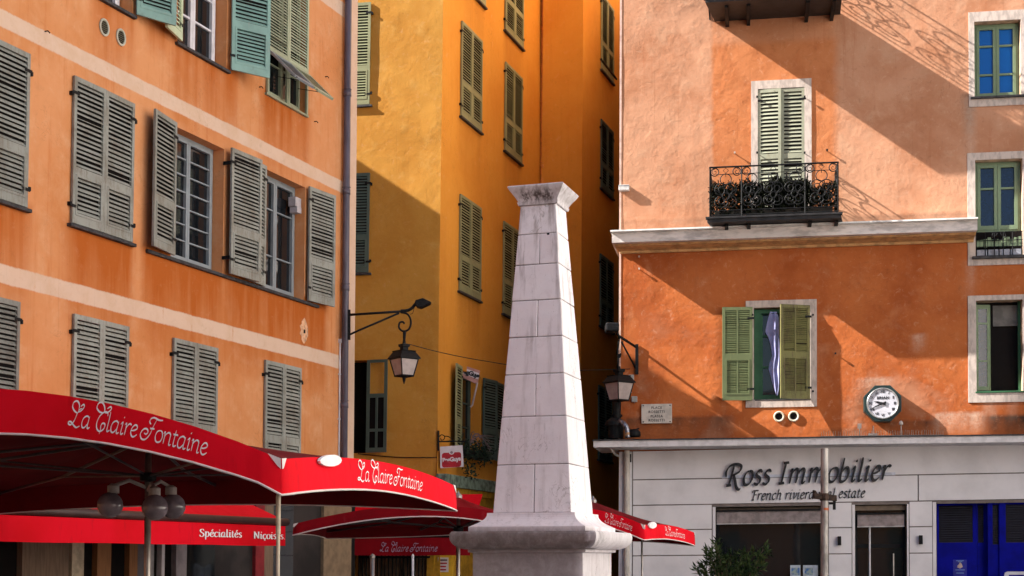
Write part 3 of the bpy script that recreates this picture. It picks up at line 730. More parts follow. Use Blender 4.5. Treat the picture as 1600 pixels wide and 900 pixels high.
surround(RF,R4,(RF.uv(1511.5,300)[0],RF.uv(1608,300)[0],RF.uv(1530,415)[1],RF.uv(1530,239)[1]),RB)
surround(RF,R5,(RF.uv(1512.5,540)[0],RF.uv(1608,540)[0],RF.uv(1530,629)[1],RF.uv(1530,462)[1]),RB)
# cornice between the storeys
def cornice(F,prof,uL,uR,name,mats,parent,mi,k=.25,retb=-.8):
    mb=FB(F)
    for (a,b),m in zip(zip(prof,prof[1:]),mi):
        (w0,v0),(w1,v1)=a,b
        A_=[(uL-k*w0,retb,v0),(uL-k*w0,w0,v0),(uR,w0,v0)]; B_=[(uL-k*w1,retb,v1),(uL-k*w1,w1,v1),(uR,w1,v1)]
        for i in range(2): mb.face([A_[i],A_[i+1],B_[i+1],B_[i]],m)
    return mb.build(name,mats,parent)
ct,cb=cornice_z
M_corn=simple('cornice_lime',(.66,.60,.57),.8,var=.15,vs=3,bump=.2,stretch=(1,1,3)); M_zinc=simple('pale_zinc_cap',(.75,.73,.70),.5,var=.1)
M_mould=simple('ochre_moulding',(.58,.33,.14),.85,var=.15)
cornice(RF,[(0,cb-.13),(.05,cb-.13),(.06,cb-.085),(.34,cb-.045),(.38,cb-.012),(.52,cb-.01),(.52,ct-.035),(.62,ct-.03),(.62,ct),(0,ct+.03)],R_L,RF.uv(1523,350,.2)[0],'cornice',[M_corn,M_mould,M_zinc],RB,[1,1,1,1,0,0,2,2,2])
# shop cornice
st,sb=shop_top,RF.uv(1000,698,SC_W)[1]
cornice(RF,[(0,sb+.0),(SC_W-.06,sb+.008),(SC_W,sb),(SC_W,st-.03),(SC_W+.03,st-.028),(SC_W+.03,st),(0,st+.07)],R_L-.05,R_R,'shop_cornice',[simple('white_shop_cornice',(.70,.67,.68),.6,var=.08),M_slate],RB,[0,0,0,0,1,1],k=.46)
# windows of the right bay
window(RF,R3[0]+.015,R3[1]-.015,R3[2]+.01,R3[3]-.01,-.18,M_sage,M_skyglass,RB,rv=[.29,.74],bar=.035,st=.055,fr=.045)
sill(RF,R3[0]-.07,R3[1]+.07,R3[2]+.012,RB,out=.08,th=.04,inn=.15)
vm=RF.uv(1550,360)[1]
window(RF,R4[0]+.015,R4[1]-.015,vm,R4[3]-.01,-.18,M_sage,M_bluedark,RB,rv=[.64],bar=.035,st=.06,fr=.045)
mb=FB(RF); mb.box(R4[0]+.01,R4[1]-.01,-.22,-.16,R4[2],vm-.002); mb.build('door_panel',M_dark,RB)
mb=FB(RF)                                                       # low lattice railing with green slats
w=-.02; t=.008
for v in (vm-.03,R4[2]+.32,R4[2]+.2,R4[2]+.03): mb.tube([(R4[0],w,v),(R4[1],w,v)],t,6)
nb=5
for k in range(nb+1): u=R4[0]+.02+(R4[1]-R4[0]-.04)*k/nb; mb.tube([(u,w,R4[2]),(u,w,vm-.03)],t,6)
cu=(R4[0]+R4[1])/2
for s in (-1,1):
    mb.tube(cat_rom([(cu+s*.02,w,R4[2]+.32),(cu+s*.12,w,R4[2]+.38),(cu+s*.10,w,R4[2]+.47),(cu+s*.03,w,R4[2]+.46),(cu+s*.06,w,R4[2]+.41)],5),t,6)
mb.build('railing',M_iron,RB)
mb=FB(RF); random.seed(4)
for k in range(12): u=R4[0]+.02+(R4[1]-R4[0]-.04)*(k+.08)/12; mb.box(u,u+.06,-.06,-.045,R4[2]+.19+random.uniform(0,.03),R4[2]+.35+random.uniform(-.02,.05))
mb.build('slat_screen',M_sage,RB)
mb=FB(RF)
for k in range(4): u=R4[0]+.02+(R4[1]-R4[0]-.04)*k/4; mb.box(u+.015,u+(R4[1]-R4[0])/4-.02,-.11,-.03,R4[2]+.002,R4[2]+.15)
mb.build('planter_row',simple('blue_grey_tray',(.30,.31,.36),.6,var=.2),RB)
sill(RF,R4[0]-.07,R4[1]+.06,R4[2]+.01,RB,out=.09,th=.05,inn=.15)
# open dark window, one casement swung inwards
mb=FB(RF); u0,u1,v0,v1=R5
mb.box(u0+.005,u0+.05,-.24,-.18,v0,v1); mb.box(u1-.05,u1-.005,-.24,-.18,v0,v1); mb.box(u0+.05,u1-.05,-.238,-.182,v0,v0+.045)
o=mb.build('window',M_deepgreen,RB)
mb=FB(RF)
def P(s,v,d): return (u0+.05+s*.62-d*.78,-.18-s*.12+d*.62,v)
def bx(s0,s1,a,b,d0=0,d1=.045): mb.hexa([P(s0,a,d0),P(s1,a,d0),P(s1,a,d1),P(s0,a,d1),P(s0,b,d0),P(s1,b,d0),P(s1,b,d1),P(s0,b,d1)])
cw=.40; H=v1-v0-.08
bx(0,.05,v0+.05,v1-.05); bx(cw-.05,cw,v0+.05,v1-.05); bx(.05,cw-.05,v0+.05,v0+.13,.001,.044); bx(.05,cw-.05,v1-.13,v1-.05,.001,.044)
bx(.05,cw-.05,v0+.60,v0+.63,.002,.043); bx(.05,cw-.05,v0+1.32,v0+1.35,.002,.043)
cs=mb.build('casement',M_sage,o)
mb=FB(RF); mb.face([P(.05,v0+.13,.02),P(cw-.05,v0+.13,.02),P(cw-.05,v1-.13,.02),P(.05,v1-.13,.02)]); mb.build('pane',M_bluedark,cs)
mb=FB(RF); mb.box(u0+.35,u1-.05,-.27,-.26,v1-.42,v1-.06); mb.box(u0+.35,u1-.05,-.262,-.235,v1-.46,v1-.42); mb.build('pelmet',simple('room_pelmet',(.16,.15,.14),.9),RB)
sill(RF,R5[0]-.02,R5[1]+.02,R5[2]+.01,RB,mat=M_deepgreen,out=.04,th=.03,inn=.1)
# balcony door: closed shutters catching the sun
c=(R1[0]+R1[1])/2
leaf(RF,R1[0],1,5,-.03,c-R1[0]+.002,R1[2],R1[3]-.01,M_door,RB,pitch=.075,inset=False,mid=.50,tilt=.022)
leaf(RF,R1[1],-1,-3+2,-.02,R1[1]-c-.002,R1[2],R1[3]-.01,M_door,RB,pitch=.075,inset=False,mid=.50,tilt=.022)
# window with the hanging cloth
mb=FB(RF)
c1=RF.uv(1182.5,550,-.1)[0]; c2=RF.uv(1216,550,-.1)[0]
u0,u1,v0,v1=R2; w=-.12
mb.box(u0+.005,c1+.055,w-.05,w+.03,v0,v1-.02); mb.box(c1+.055,u1-.02,w-.05,w+.028,v0,v0+.10); mb.box(c1+.055,u1-.02,w-.05,w+.028,v1-.11,v1-.02)
mb.box(c1+.055,c1+.115,w-.045,w+.01,v0+.10,v1-.11)
for r in (.36,.70): mb.box(c1+.115,u1-.02,w-.04,w-.005,v0+(v1-v0)*r-.02,v0+(v1-v0)*r+.02)
mb.box(u1-.05,u1-.002,w-.05,w+.03,v0,v1-.02)
o=mb.build('window',M_deepgreen,RB)
mb=FB(RF); mb.face([(c1+.1,w-.042,v0+.1),(u1-.05,w-.042,v0+.1),(u1-.05,w-.042,v1-.1),(c1+.1,w-.042,v1-.1)]); mb.build('pane',M_glass,o)
sill(RF,R2[0]+.02,R2[1]+.02,R2[2]+.004,RB,out=.03,th=.025,inn=.1)
leaf(RF,RF.uv(1175.5,550,.06)[0],-1,7,.03,RF.uv(1175.5,550,.06)[0]-RF.uv(1129,550,.06)[0]+.01,R2[2]-.015,R2[3]+.01,M_green,RB,pitch=.034,cols=2,mid=.47,tilt=.013,label='clean green leaf folded back against the wall')
_wr=.60
leaf(RF,RF.uv(1264.5,550,.04)[0],-1,24,.03,RF.uv(1264.5,550,.1)[0]-RF.uv(1218,550,.25)[0]+.045,R2[2]-.01,R2[3]+.012,M_green_old,RB,pitch=.034,cols=2,mid=.47,tilt=.013,label='flaking yellow green leaf standing half open')
# ventilation holes
for x,y in ((1217,651),(1240,650.5)):
    u,v=RF.uv(x,y); mb=FB(RF); n=20; r=.088
    mb.tube([(u+r*math.cos(2*math.pi*k/n),.025,v+r*math.sin(2*math.pi*k/n)) for k in range(n)],.02,6,closed=True)
    mb.face([(u+r*math.cos(2*math.pi*k/n),.02,v+r*math.sin(2*math.pi*k/n)) for k in range(n)],1); mb.build('vent',[simple('vent_ring_cream',(.60,.55,.42),.6),M_dark],RB)
# little shutter catches and pins whose long shadows rake the wall
for x,y in ((999,402),(999,421),(1148,240),(1292,236),(1305,553),(1257,153),(1257,240),(1183,153),(1183,240),(1176,493),(1270,493),(1270,612)):
    u,v=RF.uv(x,y); mb=FB(RF); mb.tube([(u,-.04,v),(u,.07,v)],.010,6); mb.lathe([(0,.065),(.019,.07),(.019,.088),(0,.092)],8,RF.L(0,0)*0+Vector((u,0,v))) if False else mb.box(u-.017,u+.017,.07,.095,v-.017,v+.017)
    mb.build('wall_pin',simple('pale_pin',(.55,.42,.34),.6) if x<1160 else M_iron,RB)
# ------------------------------------------------ balconies
def scroll(mb,c,r,turns,start,w,t=.010,dirn=1,n=22):
    pts=[]
    for k in range(n+1):
        f=k/n; a=start+dirn*2*math.pi*turns*f; rr=r*(1-.80*f)
        pts.append((c[0]+rr*math.cos(a),w,c[1]+rr*math.sin(a)))
    mb.tube(pts,t,5)
def rail_panel(mb,X,H):
    """X(s) maps panel distance -> (u,w); panel from 0 to S"""
    pass
def balcony(vf,vb,u0,u1,D,Hr,uin0,uin1,v_in):
    """vf: floor level, slab front-bottom vb; inner edge at wall uin0..uin1 at v_in"""
    mb=FB(RF)
    P=[(u0,D,vb),(u1,D,vb),(uin1,0,v_in),(uin0,0,v_in),(u0,D,vf),(u1,D,vf),(uin1,0,vf),(uin0,0,vf)]
    mb.hexa(P)
    mb.box(u0-.03,u1+.03,D-.10,D+.03,vf-.001,vf+.035)
    bal=mb.build('balcony',simple('balcony_dark_paint',(.018,.016,.017),.6,var=.3),RB)
    for f in (.10,.27,.73,.93):
        mb=FB(RF); uc=uin0+(uin1-uin0)*f
        prof=[(0,v_in+.02),(D*.8,vb+.05),(D*.8,vb-.03),(D*.45,vb-.07),(.1,v_in-.11),(0,v_in-.12)]
        a=[(uc-.035,w,v) for w,v in prof]; b=[(uc+.035,w,v) for w,v in prof]
        mb.face(a); mb.face(b[::-1])
        for k in range(len(prof)): mb.face([a[k],a[(k+1)%len(prof)],b[(k+1)%len(prof)],b[k]])
        mb.build('bracket',M_iron,bal)
    mb=FB(RF); t=.012; w=D-.03; a=u0+.05; b=u1-.05; v0=vf+.035
    top=v0+Hr
    def panel(p0,p1,ends):
        """p0,p1: (u,w) ends"""
        S=math.hypot(p1[0]-p0[0],p1[1]-p0[1]); 
        def X(s): return (p0[0]+(p1[0]-p0[0])*s/S,p0[1]+(p1[1]-p0[1])*s/S)
        def Q(s,v): x=X(s); return (x[0],x[1],v)
        def sc(c,r,turns,start,dirn=1,t=.010,n=20):
            mb.tube([Q(c[0]+r*(1-.8*k/n)*math.cos(start+dirn*2*math.pi*turns*k/n),c[1]+r*(1-.8*k/n)*math.sin(start+dirn*2*math.pi*turns*k/n)) for k in range(n+1)],t,5)
        def ring(c,r,t=.010,n=18): mb.tube([Q(c[0]+r*math.cos(2*math.pi*k/n),c[1]+r*math.sin(2*math.pi*k/n)) for k in range(n)],t,5,closed=True)
        mb.tube([Q(0,top),Q(S,top)],.017,8); mb.tube([Q(0,v0+.12),Q(S,v0+.12)],.010,6); mb.tube([Q(0,v0+.03),Q(S,v0+.03)],.012,6)
        yf=top-.14
        mb.tube([Q(.12,yf),Q(S-.12,yf)],.007,6)
        bays=ends
        for s in bays: mb.tube([Q(s,v0),Q(s,top)],.014,6)
        for s0,s1 in zip(bays,bays[1:]):
            c=(s0+s1)/2; wd=s1-s0
            for s,dr in ((s0+.09,1),(s1-.09,-1)):
                ring((s,yf+.045),.075); sc((s,yf+.045),.06,1.1,math.pi*.5,dr,.006)
            # diamond in the frieze
            mb.tube([Q(c-.05,yf+.07),Q(c,yf+.12),Q(c+.05,yf+.07),Q(c,yf+.02)],.007,5,closed=True)
            m=max(1,int(round(wd/.45)))
            for j in range(m):
                cc=s0+wd*(j+.5)/m; h=min(.19,wd/m*.42)
                ring((cc,yf-.10),h*.55); sc((cc-h*.5,yf-.30),h*.75,1.6,.3,1); sc((cc+h*.5,yf-.30),h*.75,1.6,math.pi-.3,-1)
                sc((cc-h*.5,v0+.30),h*.75,1.6,-.3,-1); sc((cc+h*.5,v0+.30),h*.75,1.6,math.pi+.3,1)
                mb.tube(cat_rom([Q(cc-h*.95,yf-.30),Q(cc-h*.4,(yf+v0)/2),Q(cc-h*.95,v0+.3)],5),.007,5); mb.tube(cat_rom([Q(cc+h*.95,yf-.30),Q(cc+h*.4,(yf+v0)/2),Q(cc+h*.95,v0+.3)],5),.007,5)
                ring((cc,(yf+v0)/2-.02),h*.35)
                mb.tube([Q(cc,yf),Q(cc,yf-.05)],.006,5); mb.tube([Q(cc,v0+.12),Q(cc,v0+.2)],.006,5)
    S=b-a
    panel((a,w),(b,w),[0,S*.25,S*.745,S])
    panel((a,w),(a,.0),[0,w]); panel((b,w),(b,.0),[0,w])
    mb.build('railing',M_iron,bal)
    return bal
D=.96
u0=RF.uv(1105,345,D)[0]; u1=RF.uv(1314,339,D)[0]; vb=(RF.uv(1105,347,D)[1]+RF.uv(1314,341,D)[1])/2
vtop=(RF.uv(1111,260,D)[1]+RF.uv(1309,254,D)[1])/2
ui0=RF.uv(1116,356)[0]; ui1=RF.uv(1318,351)[0]
BALC=balcony(vb+.07,vb,u0,u1,D,vtop-vb-.105,ui0,ui1,RF.uv(1116,361)[1])
# the balcony one storey up: only its floor and brackets are in the picture, its railing throws shadows
D2=1.2
ub0=RF.uv(1102,3,D2)[0]; ub1=RF.uv(1316,-3,D2)[0]; vb2=RF.uv(1102,4,D2)[1]
balcony(vb2+.07,vb2,ub0,ub1,D2,1.05,RF.uv(1117,34)[0],RF.uv(1313,27)[0],RF.uv(1117,34)[1])
# ------------------------------------------------ shopfront
SL=.0095                                         # the shopfront lines climb slightly along the wall
def SF(): return MB(T=lambda p: RF.L(p[0],p[2]+SL*p[0],p[1]))
def suv(x,y,w=.05):
    u,v=RF.uv(x,y,w); return u,v-SL*u
M_shop=simple('shop_paint_pale_grey',(.80,.77,.785),.6,var=.07,vs=1.6,bump=.06,spec=.3,lo=.35,hi=.8)
M_shopgap=simple('shop_groove',(.20,.165,.15),.8)
sL=suv(967,800)[0]; hb=suv(1300,787)[1]          # header bottom
win=(suv(1118,850)[0],suv(1291,850)[0],0.4,suv(1200,791)[1]); dr=(suv(1336,850)[0],suv(1417,850)[0],0,suv(1380,788)[1]); bl=(suv(1463,850)[0],R_R,0,suv(1500,784)[1])
SH=[win,dr,bl]; top=sb-.004
mb=SF(); 
def fr(a,b,c,d,m=0,w0=-.05,w1=.05): mb.box(a,b,w0,w1,c,d,m)
fr(sL,win[0],0,win[3]); fr(win[1],dr[0],0,win[3]); fr(dr[1],bl[0],0,win[3]); fr(sL,R_R,win[3]+.001,top-.001); fr(win[0],win[1],0,win[2],0,-.05,.049)
sf=mb.build('shop_front',M_shopgap,RB)
def panel(a,b,c,d,w1=.075):
    mb=SF(); mb.box(a,b,.05,w1,c,d); mb.build('panel',M_shop,sf,bevel=.005)
g=.010
gy=[suv(1000,y)[1] for y in (749.8,789.7,828.5,868.5)]
xs=suv(989,800)[0]
panel(sL,suv(973,800)[0],0,top); panel(suv(974,800)[0],xs-g*2,0,top)
panel(xs,R_R,gy[0]+g,top-.0)
panel(xs,suv(1434.5,770)[0]-g,gy[1]+g,gy[0]-g); panel(suv(1434.5,770)[0]+g,R_R,gy[1]+g,gy[0]-g)
def blocks(a,b,lv):
    for p,q in zip(lv,lv[1:]): panel(a,b,q+g,p-g)
lv=[gy[1],gy[2],gy[3],gy[3]-.5,gy[3]-1.0,0]
blocks(xs,suv(1112,850)[0],lv); 
blocks(suv(1295,850)[0],suv(1330.5,850)[0],lv); blocks(suv(1421,850)[0],suv(1456.5,850)[0],lv)
for a,b,t in ((suv(1113.5,850)[0],win[0],win[3]),(win[1],suv(1293.5,850)[0],win[3]),(suv(1331.5,850)[0],dr[0],dr[3]),(dr[1],suv(1420,850)[0],dr[3]),(suv(1457.5,850)[0],bl[0],bl[3])):
    panel(a,b-.001,0,t,.068)
mb=SF(); a=suv(1128,745,.08); b=suv(1399,738,.08); mb.box(a[0],b[0],.076,.088,a[1]-.03,a[1]+.025); mb.build('rail',simple('letter_rail_white',(.66,.68,.78),.4),sf)
mb=SF(); a=suv(1434.5,745); mb.tube([(a[0],.06,suv(1434,743)[1]),(a[0],.06,suv(1434,782)[1]),(R_R,.06,suv(1434,783)[1])],.008,6); mb.build('conduit',M_slate,sf)
mb=SF(); a=suv(986,716); mb.box(a[0]-.02,a[0]+.01,.05,.08,a[1]-.08,a[1]+.08); mb.build('wall_plate',M_slate,sf)
# shop window
mb=SF(); f=.07; w0=-.22
mb.box(win[0],win[0]+f,w0,w0+.06,win[2],win[3]); mb.box(win[1]-f,win[1],w0,w0+.06,win[2],win[3]); mb.box(win[0]+f,win[1]-f,w0,w0+.058,win[3]-f,win[3]); mb.box(win[0]+f,win[1]-f,w0,w0+.058,win[2],win[2]+f)
wo=mb.build('shop_window',M_iron,sf)
mb=SF(); mb.face([(win[0]+f,w0+.02,win[2]+f),(win[1]-f,w0+.02,win[2]+f),(win[1]-f,w0+.02,win[3]-f),(win[0]+f,w0+.02,win[3]-f)]); mb.build('pane',M_glass,wo)
mb=SF(); mb.box(win[0]+.01,win[1]-.01,-.15,-.06,suv(1200,797)[1],win[3]-.02); mb.build('awning_box',simple('awning_box_brown',(.10,.07,.045),.6),wo)
mb=SF()
def cloth(a,b,v1,v0,w,n=26):
    P=[[ (a+(b-a)*k/n, w+.012*noise.noise(Vector((k*.6,v*3,2)))+.004*math.sin(k*1.7), v+ (.012*noise.noise(Vector((k*.4,5,1))) if v==v0 else 0)) for k in range(n+1)] for v in (v1,(v1+v0)/2,v0)]
    for r in range(2):
        for k in range(n): mb.face([P[r][k],P[r][k+1],P[r+1][k+1],P[r+1][k]])
    mb.box(a,b,w-.012,w-.002,v0-.018,v0+.004,1); mb.box(a,b,w-.03,w+.03,v1,v1+.035,2)
M_awn=simple('taupe_awning_cloth',(.30,.25,.245),.9,var=.15,vs=6); M_awnt=simple('awning_trim',(.60,.57,.56),.8)
cloth(win[0]+.02,win[1]-.02,suv(1200,799,.0)[1],suv(1200,817,.0)[1],.0); 
mb.build('shop_awning',[M_awn,M_awnt,M_iron],wo)
# glazed door
mb=SF(); mb.box(dr[0],dr[0]+.06,w0,w0+.06,0,dr[3]); mb.box(dr[1]-.06,dr[1],w0,w0+.06,0,dr[3]); mb.box(dr[0]+.06,dr[1]-.06,w0,w0+.058,dr[3]-.06,dr[3])
mb.box(dr[0]+.06,dr[1]-.06,w0,w0+.05,suv(1380,853)[1]-.04,suv(1380,853)[1]+.04)
do=mb.build('shop_door',M_iron,sf)
mb=SF(); mb.face([(dr[0]+.06,w0+.02,0.05),(dr[1]-.06,w0+.02,.05),(dr[1]-.06,w0+.02,dr[3]-.06),(dr[0]+.06,w0+.02,dr[3]-.06)]); mb.build('pane',M_glass,do)
mb=SF(); mb.box(dr[0]+.01,dr[1]-.01,-.15,-.06,suv(1380,797,0)[1],dr[3]-.02); mb.build('awning_box',simple('awning_box_tan',(.24,.18,.13),.6),do)
mb=SF(); cloth(dr[0]+.05,dr[1]-.04,suv(1380,804,0)[1],suv(1380,822,0)[1],.0,12); mb.build('shop_awning',[M_awn,M_awnt,M_iron],do)
mb=SF(); a=suv(1359,850,-.1)[0]; mb.tube([(a,-.1,.1),(a,-.1,suv(1359,823,-.1)[1])],.018,8); mb.build('awning_pole',M_white,do)
mb=SF(); a=suv(1396,880,-.12); mb.tube([(a[0],-.12,.9),(a[0],-.12,suv(1396,865,-.12)[1])],.014,8); mb.build('handle',M_steel,do)
# blue doors with louvred tops
M_blue=simple('ultramarine_door',(.002,.004,.27),.6,var=.12,vs=3,spec=.08); M_bluelv=simple('dark_louvre',(.018,.017,.03),.5)
vB=suv(1500,848,-.1)[1]
def blue_leaf(x0,x1,wd,louv,y1=848):
    a=suv(x0,850,wd)[0]; b=suv(x1,850,wd)[0] if x1<1700 else R_R
    mb=SF(); vb_=suv(x0,y1,wd)[1]
    mb.box(a,b,wd-.05,wd,0.02,vb_)
    if louv:
        lx0=suv(louv[0],820,wd)[0]; lx1=suv(louv[1],820,wd)[0] if louv[1]<1700 else R_R-.1; t=bl[3]-.06
        mb.box(a,lx0,wd-.05,wd,vb_,bl[3]-.005); mb.box(lx1,b,wd-.05,wd,vb_,bl[3]-.005); mb.box(lx0,lx1,wd-.05,wd,t,bl[3]-.005); 
        mb.face([(lx0,wd-.048,vb_),(lx1,wd-.048,vb_),(lx1,wd-.048,t),(lx0,wd-.048,t)],1)
        n=16
        for k in range(n):
            v=vb_+(t-vb_)*(k+.5)/n; mb.hexa([(lx0,wd-.005,v-.018),(lx1,wd-.005,v-.018),(lx1,wd-.04,v+.012),(lx0,wd-.04,v+.012),(lx0,wd-.005,v-.010),(lx1,wd-.005,v-.010),(lx1,wd-.04,v+.02),(lx0,wd-.04,v+.02)],1)
    else: mb.box(a,b,wd-.05,wd,vb_,bl[3]-.005)
    return mb.build('blue_door',[M_blue,M_bluelv],sf)
blue_leaf(1464,1526.5,-.20,(1467,1520)); blue_leaf(1527,1543,-.22,(1528,1537)); blue_leaf(1543.5,1561,-.06,(1551,1560),851); blue_leaf(1561.5,2000,-.02,(1571.5,2000))
# rainwater pipe of the shop with its swan neck
mb=FB(RF); pu=RF.uv(979.5,800,.14)[0]; mb.tube([(pu,.14,0),(pu,.14,sb-.02)],.055,12); mb.build('downpipe',simple('cream_downpipe',(.62,.56,.50),.5,var=.08),RB)
mb=FB(RF); a=RF.uv(953,701,.3); b=RF.uv(967,711,.1); mb.tube(cat_rom([(a[0],.36,a[1]+.05),(a[0]+.05,.3,a[1]-.05),(b[0]-.05,.1,b[1]),(b[0]+.02,.02,b[1]-.02)],5),.022,8); mb.build('gutter_outlet',M_corn,RB)
# ============================================================ lettering: calligraphic skeleton glyphs
# x-height 1, capitals 1.5, ascenders 1.65; each glyph: advance, strokes of control points (upright; slanted when set)
_arch=lambda x:[(x,.55),(x+.12,.85),(x+.32,1.0),(x+.48,.88),(x+.5,.6),(x+.5,.12),(x+.56,0),(x+.68,.1)]
GL={
'a':(.86,[[(.62,.85),(.42,1.0),(.15,.82),(.05,.42),(.14,.06),(.34,.03),(.56,.35),(.62,.72)],[(.63,1.0),(.6,.5),(.6,.12),(.68,0),(.82,.12)]]),
'b':(.78,[[(.12,1.65),(.1,1.0),(.1,.3),(.16,.04),(.36,0),(.6,.2),(.64,.6),(.5,.95),(.3,.92),(.12,.6)]]),
'c':(.66,[[(.58,.82),(.42,1.0),(.18,.86),(.06,.46),(.16,.1),(.36,0),(.6,.2)]]),
'ç':(.66,[[(.58,.82),(.42,1.0),(.18,.86),(.06,.46),(.16,.1),(.36,0),(.6,.2)],[(.36,0),(.32,-.14),(.42,-.22),(.36,-.36),(.22,-.36)]]),
'e':(.68,[[(.08,.48),(.34,.54),(.56,.74),(.46,.98),(.26,.94),(.08,.62),(.08,.28),(.24,.02),(.44,.04),(.64,.24)]]),
'é':(.68,[[(.08,.48),(.34,.54),(.56,.74),(.46,.98),(.26,.94),(.08,.62),(.08,.28),(.24,.02),(.44,.04),(.64,.24)],[(.28,1.2),(.5,1.5)]]),
'f':(.5,[[(.6,1.5),(.5,1.65),(.36,1.55),(.26,1.2),(.2,.4),(.12,-.3),(-.05,-.42)],[(.02,.95),(.46,.98)]]),
'h':(.86,[[(.14,1.65),(.12,.8),(.12,0)],_arch(.12)]),
'i':(.42,[[(.02,.8),(.16,1.0),(.17,.7),(.15,.16),(.22,0),(.38,.14)],[(.17,1.36),(.2,1.42),(.19,1.35)]]),
'l':(.42,[[(.12,1.65),(.14,1.0),(.13,.2),(.2,0),(.38,.14)]]),
'm':(1.36,[[(.0,.82),(.1,1.0),(.12,.6),(.12,0)],[(.12,.55),(.24,.85),(.42,1.0),(.56,.88),(.58,.6),(.57,0)],[(.58,.55),(.7,.85),(.88,1.0),(1.02,.88),(1.03,.5),(1.03,.12),(1.1,0),(1.26,.14)]]),
'n':(.86,[[(.0,.82),(.1,1.0),(.12,.6),(.12,0)],_arch(.12)]),
'o':(.74,[[(.36,1.0),(.14,.86),(.04,.48),(.14,.1),(.34,0),(.56,.14),(.66,.52),(.56,.9),(.36,1.0)]]),
'p':(.78,[[(.02,.85),(.12,1.0),(.13,.5),(.1,-.6)],[(.12,.6),(.3,.95),(.5,.96),(.64,.62),(.58,.2),(.36,0),(.12,.15)]]),
'r':(.58,[[(.0,.82),(.1,1.0),(.13,.6),(.12,0)],[(.13,.55),(.26,.86),(.42,1.0),(.56,.9)]]),
's':(.58,[[(.5,.86),(.34,1.0),(.14,.88),(.14,.66),(.42,.44),(.46,.18),(.28,0),(.04,.12)]]),
't':(.5,[[(.18,1.35),(.17,.8),(.16,.2),(.24,0),(.44,.14)],[(.0,.96),(.42,.99)]]),
'v':(.68,[[(.02,.88),(.12,1.0),(.2,.7),(.26,.0)],[(.26,0),(.5,.4),(.6,.8),(.54,1.0)]]),
'.':(.3,[[(.1,.03),(.14,.1),(.12,.03)]]), ' ':(.42,[]),
'R':(1.12,[[(-.12,.62),(-.2,1.0),(.02,1.4),(.45,1.5),(.82,1.36),(.82,1.02),(.5,.78),(.3,.74)],[(.3,1.42),(.26,.7),(.2,.05)],[(.02,.0),(.38,.03)],[(.42,.76),(.62,.3),(.8,-.12),(1.0,-.3),(1.14,-.22)]]),
'I':(.72,[[(.34,1.46),(.32,.8),(.30,.04)],[(.1,.02),(.52,.05)],[(.16,1.45),(.56,1.48)]]),
'F':(.9,[[(.36,1.4),(.32,.8),(.28,.04)],[(.08,.0),(.46,.05)],[(-.06,1.1),(-.02,1.4),(.3,1.46),(.95,1.5)],[(.32,.8),(.74,.84)]]),
'S':(.9,[[(.74,1.2),(.62,1.46),(.34,1.46),(.16,1.18),(.34,.86),(.66,.62),(.72,.26),(.46,.0),(.16,.08),(.08,.34)]]),
'N':(1.15,[[(.2,1.46),(.2,.05)],[(.2,1.46),(.88,.04)],[(.9,1.46),(.9,.04)],[(.04,1.47),(.3,1.47)],[(.74,1.47),(1.06,1.47)],[(.06,.03),(.34,.03)]]),
}
SCRIPT=dict(GL)
SCRIPT['L']=(1.10,[[(.86,1.55),(.66,1.42),(.52,1.0),(.42,.5),(.2,.12),(-.02,.12),(-.08,.28),(.12,.34),(.4,.12),(.7,-.06),(.98,.1)],[(.56,1.1),(.2,1.3),(-.02,1.62),(.02,1.98),(.3,2.1),(.56,1.8),(.6,1.4)],[(.6,1.2),(.86,1.4),(1.02,1.72),(.9,1.9),(.72,1.7)]])
SCRIPT['C']=(1.05,[[(.98,1.25),(.9,1.5),(.62,1.55),(.3,1.2),(.14,.6),(.26,.1),(.56,-.08),(.86,.16),(.9,.52),(.7,.62),(.56,.4),(.6,.0),(.56,-.3)],[(.5,1.46),(.16,1.5),(-.16,1.8),(-.1,2.2),(.2,2.28),(.5,1.95),(.62,1.5)],[(.62,1.5),(.9,1.56),(1.12,1.85),(1.02,2.05),(.78,1.85)]])
SCRIPT['F']=(1.2,[[(1.55,1.86),(1.2,1.8),(.8,1.9),(.52,1.78),(.44,1.5),(.6,1.3)],[(1.02,1.8),(.86,1.2),(.72,.5),(.42,.02),(.08,-.02),(-.12,.34),(.06,.78),(.36,.86),(.5,.62),(.36,.42),(.2,.5)],[(.62,.95),(1.0,1.0)]])
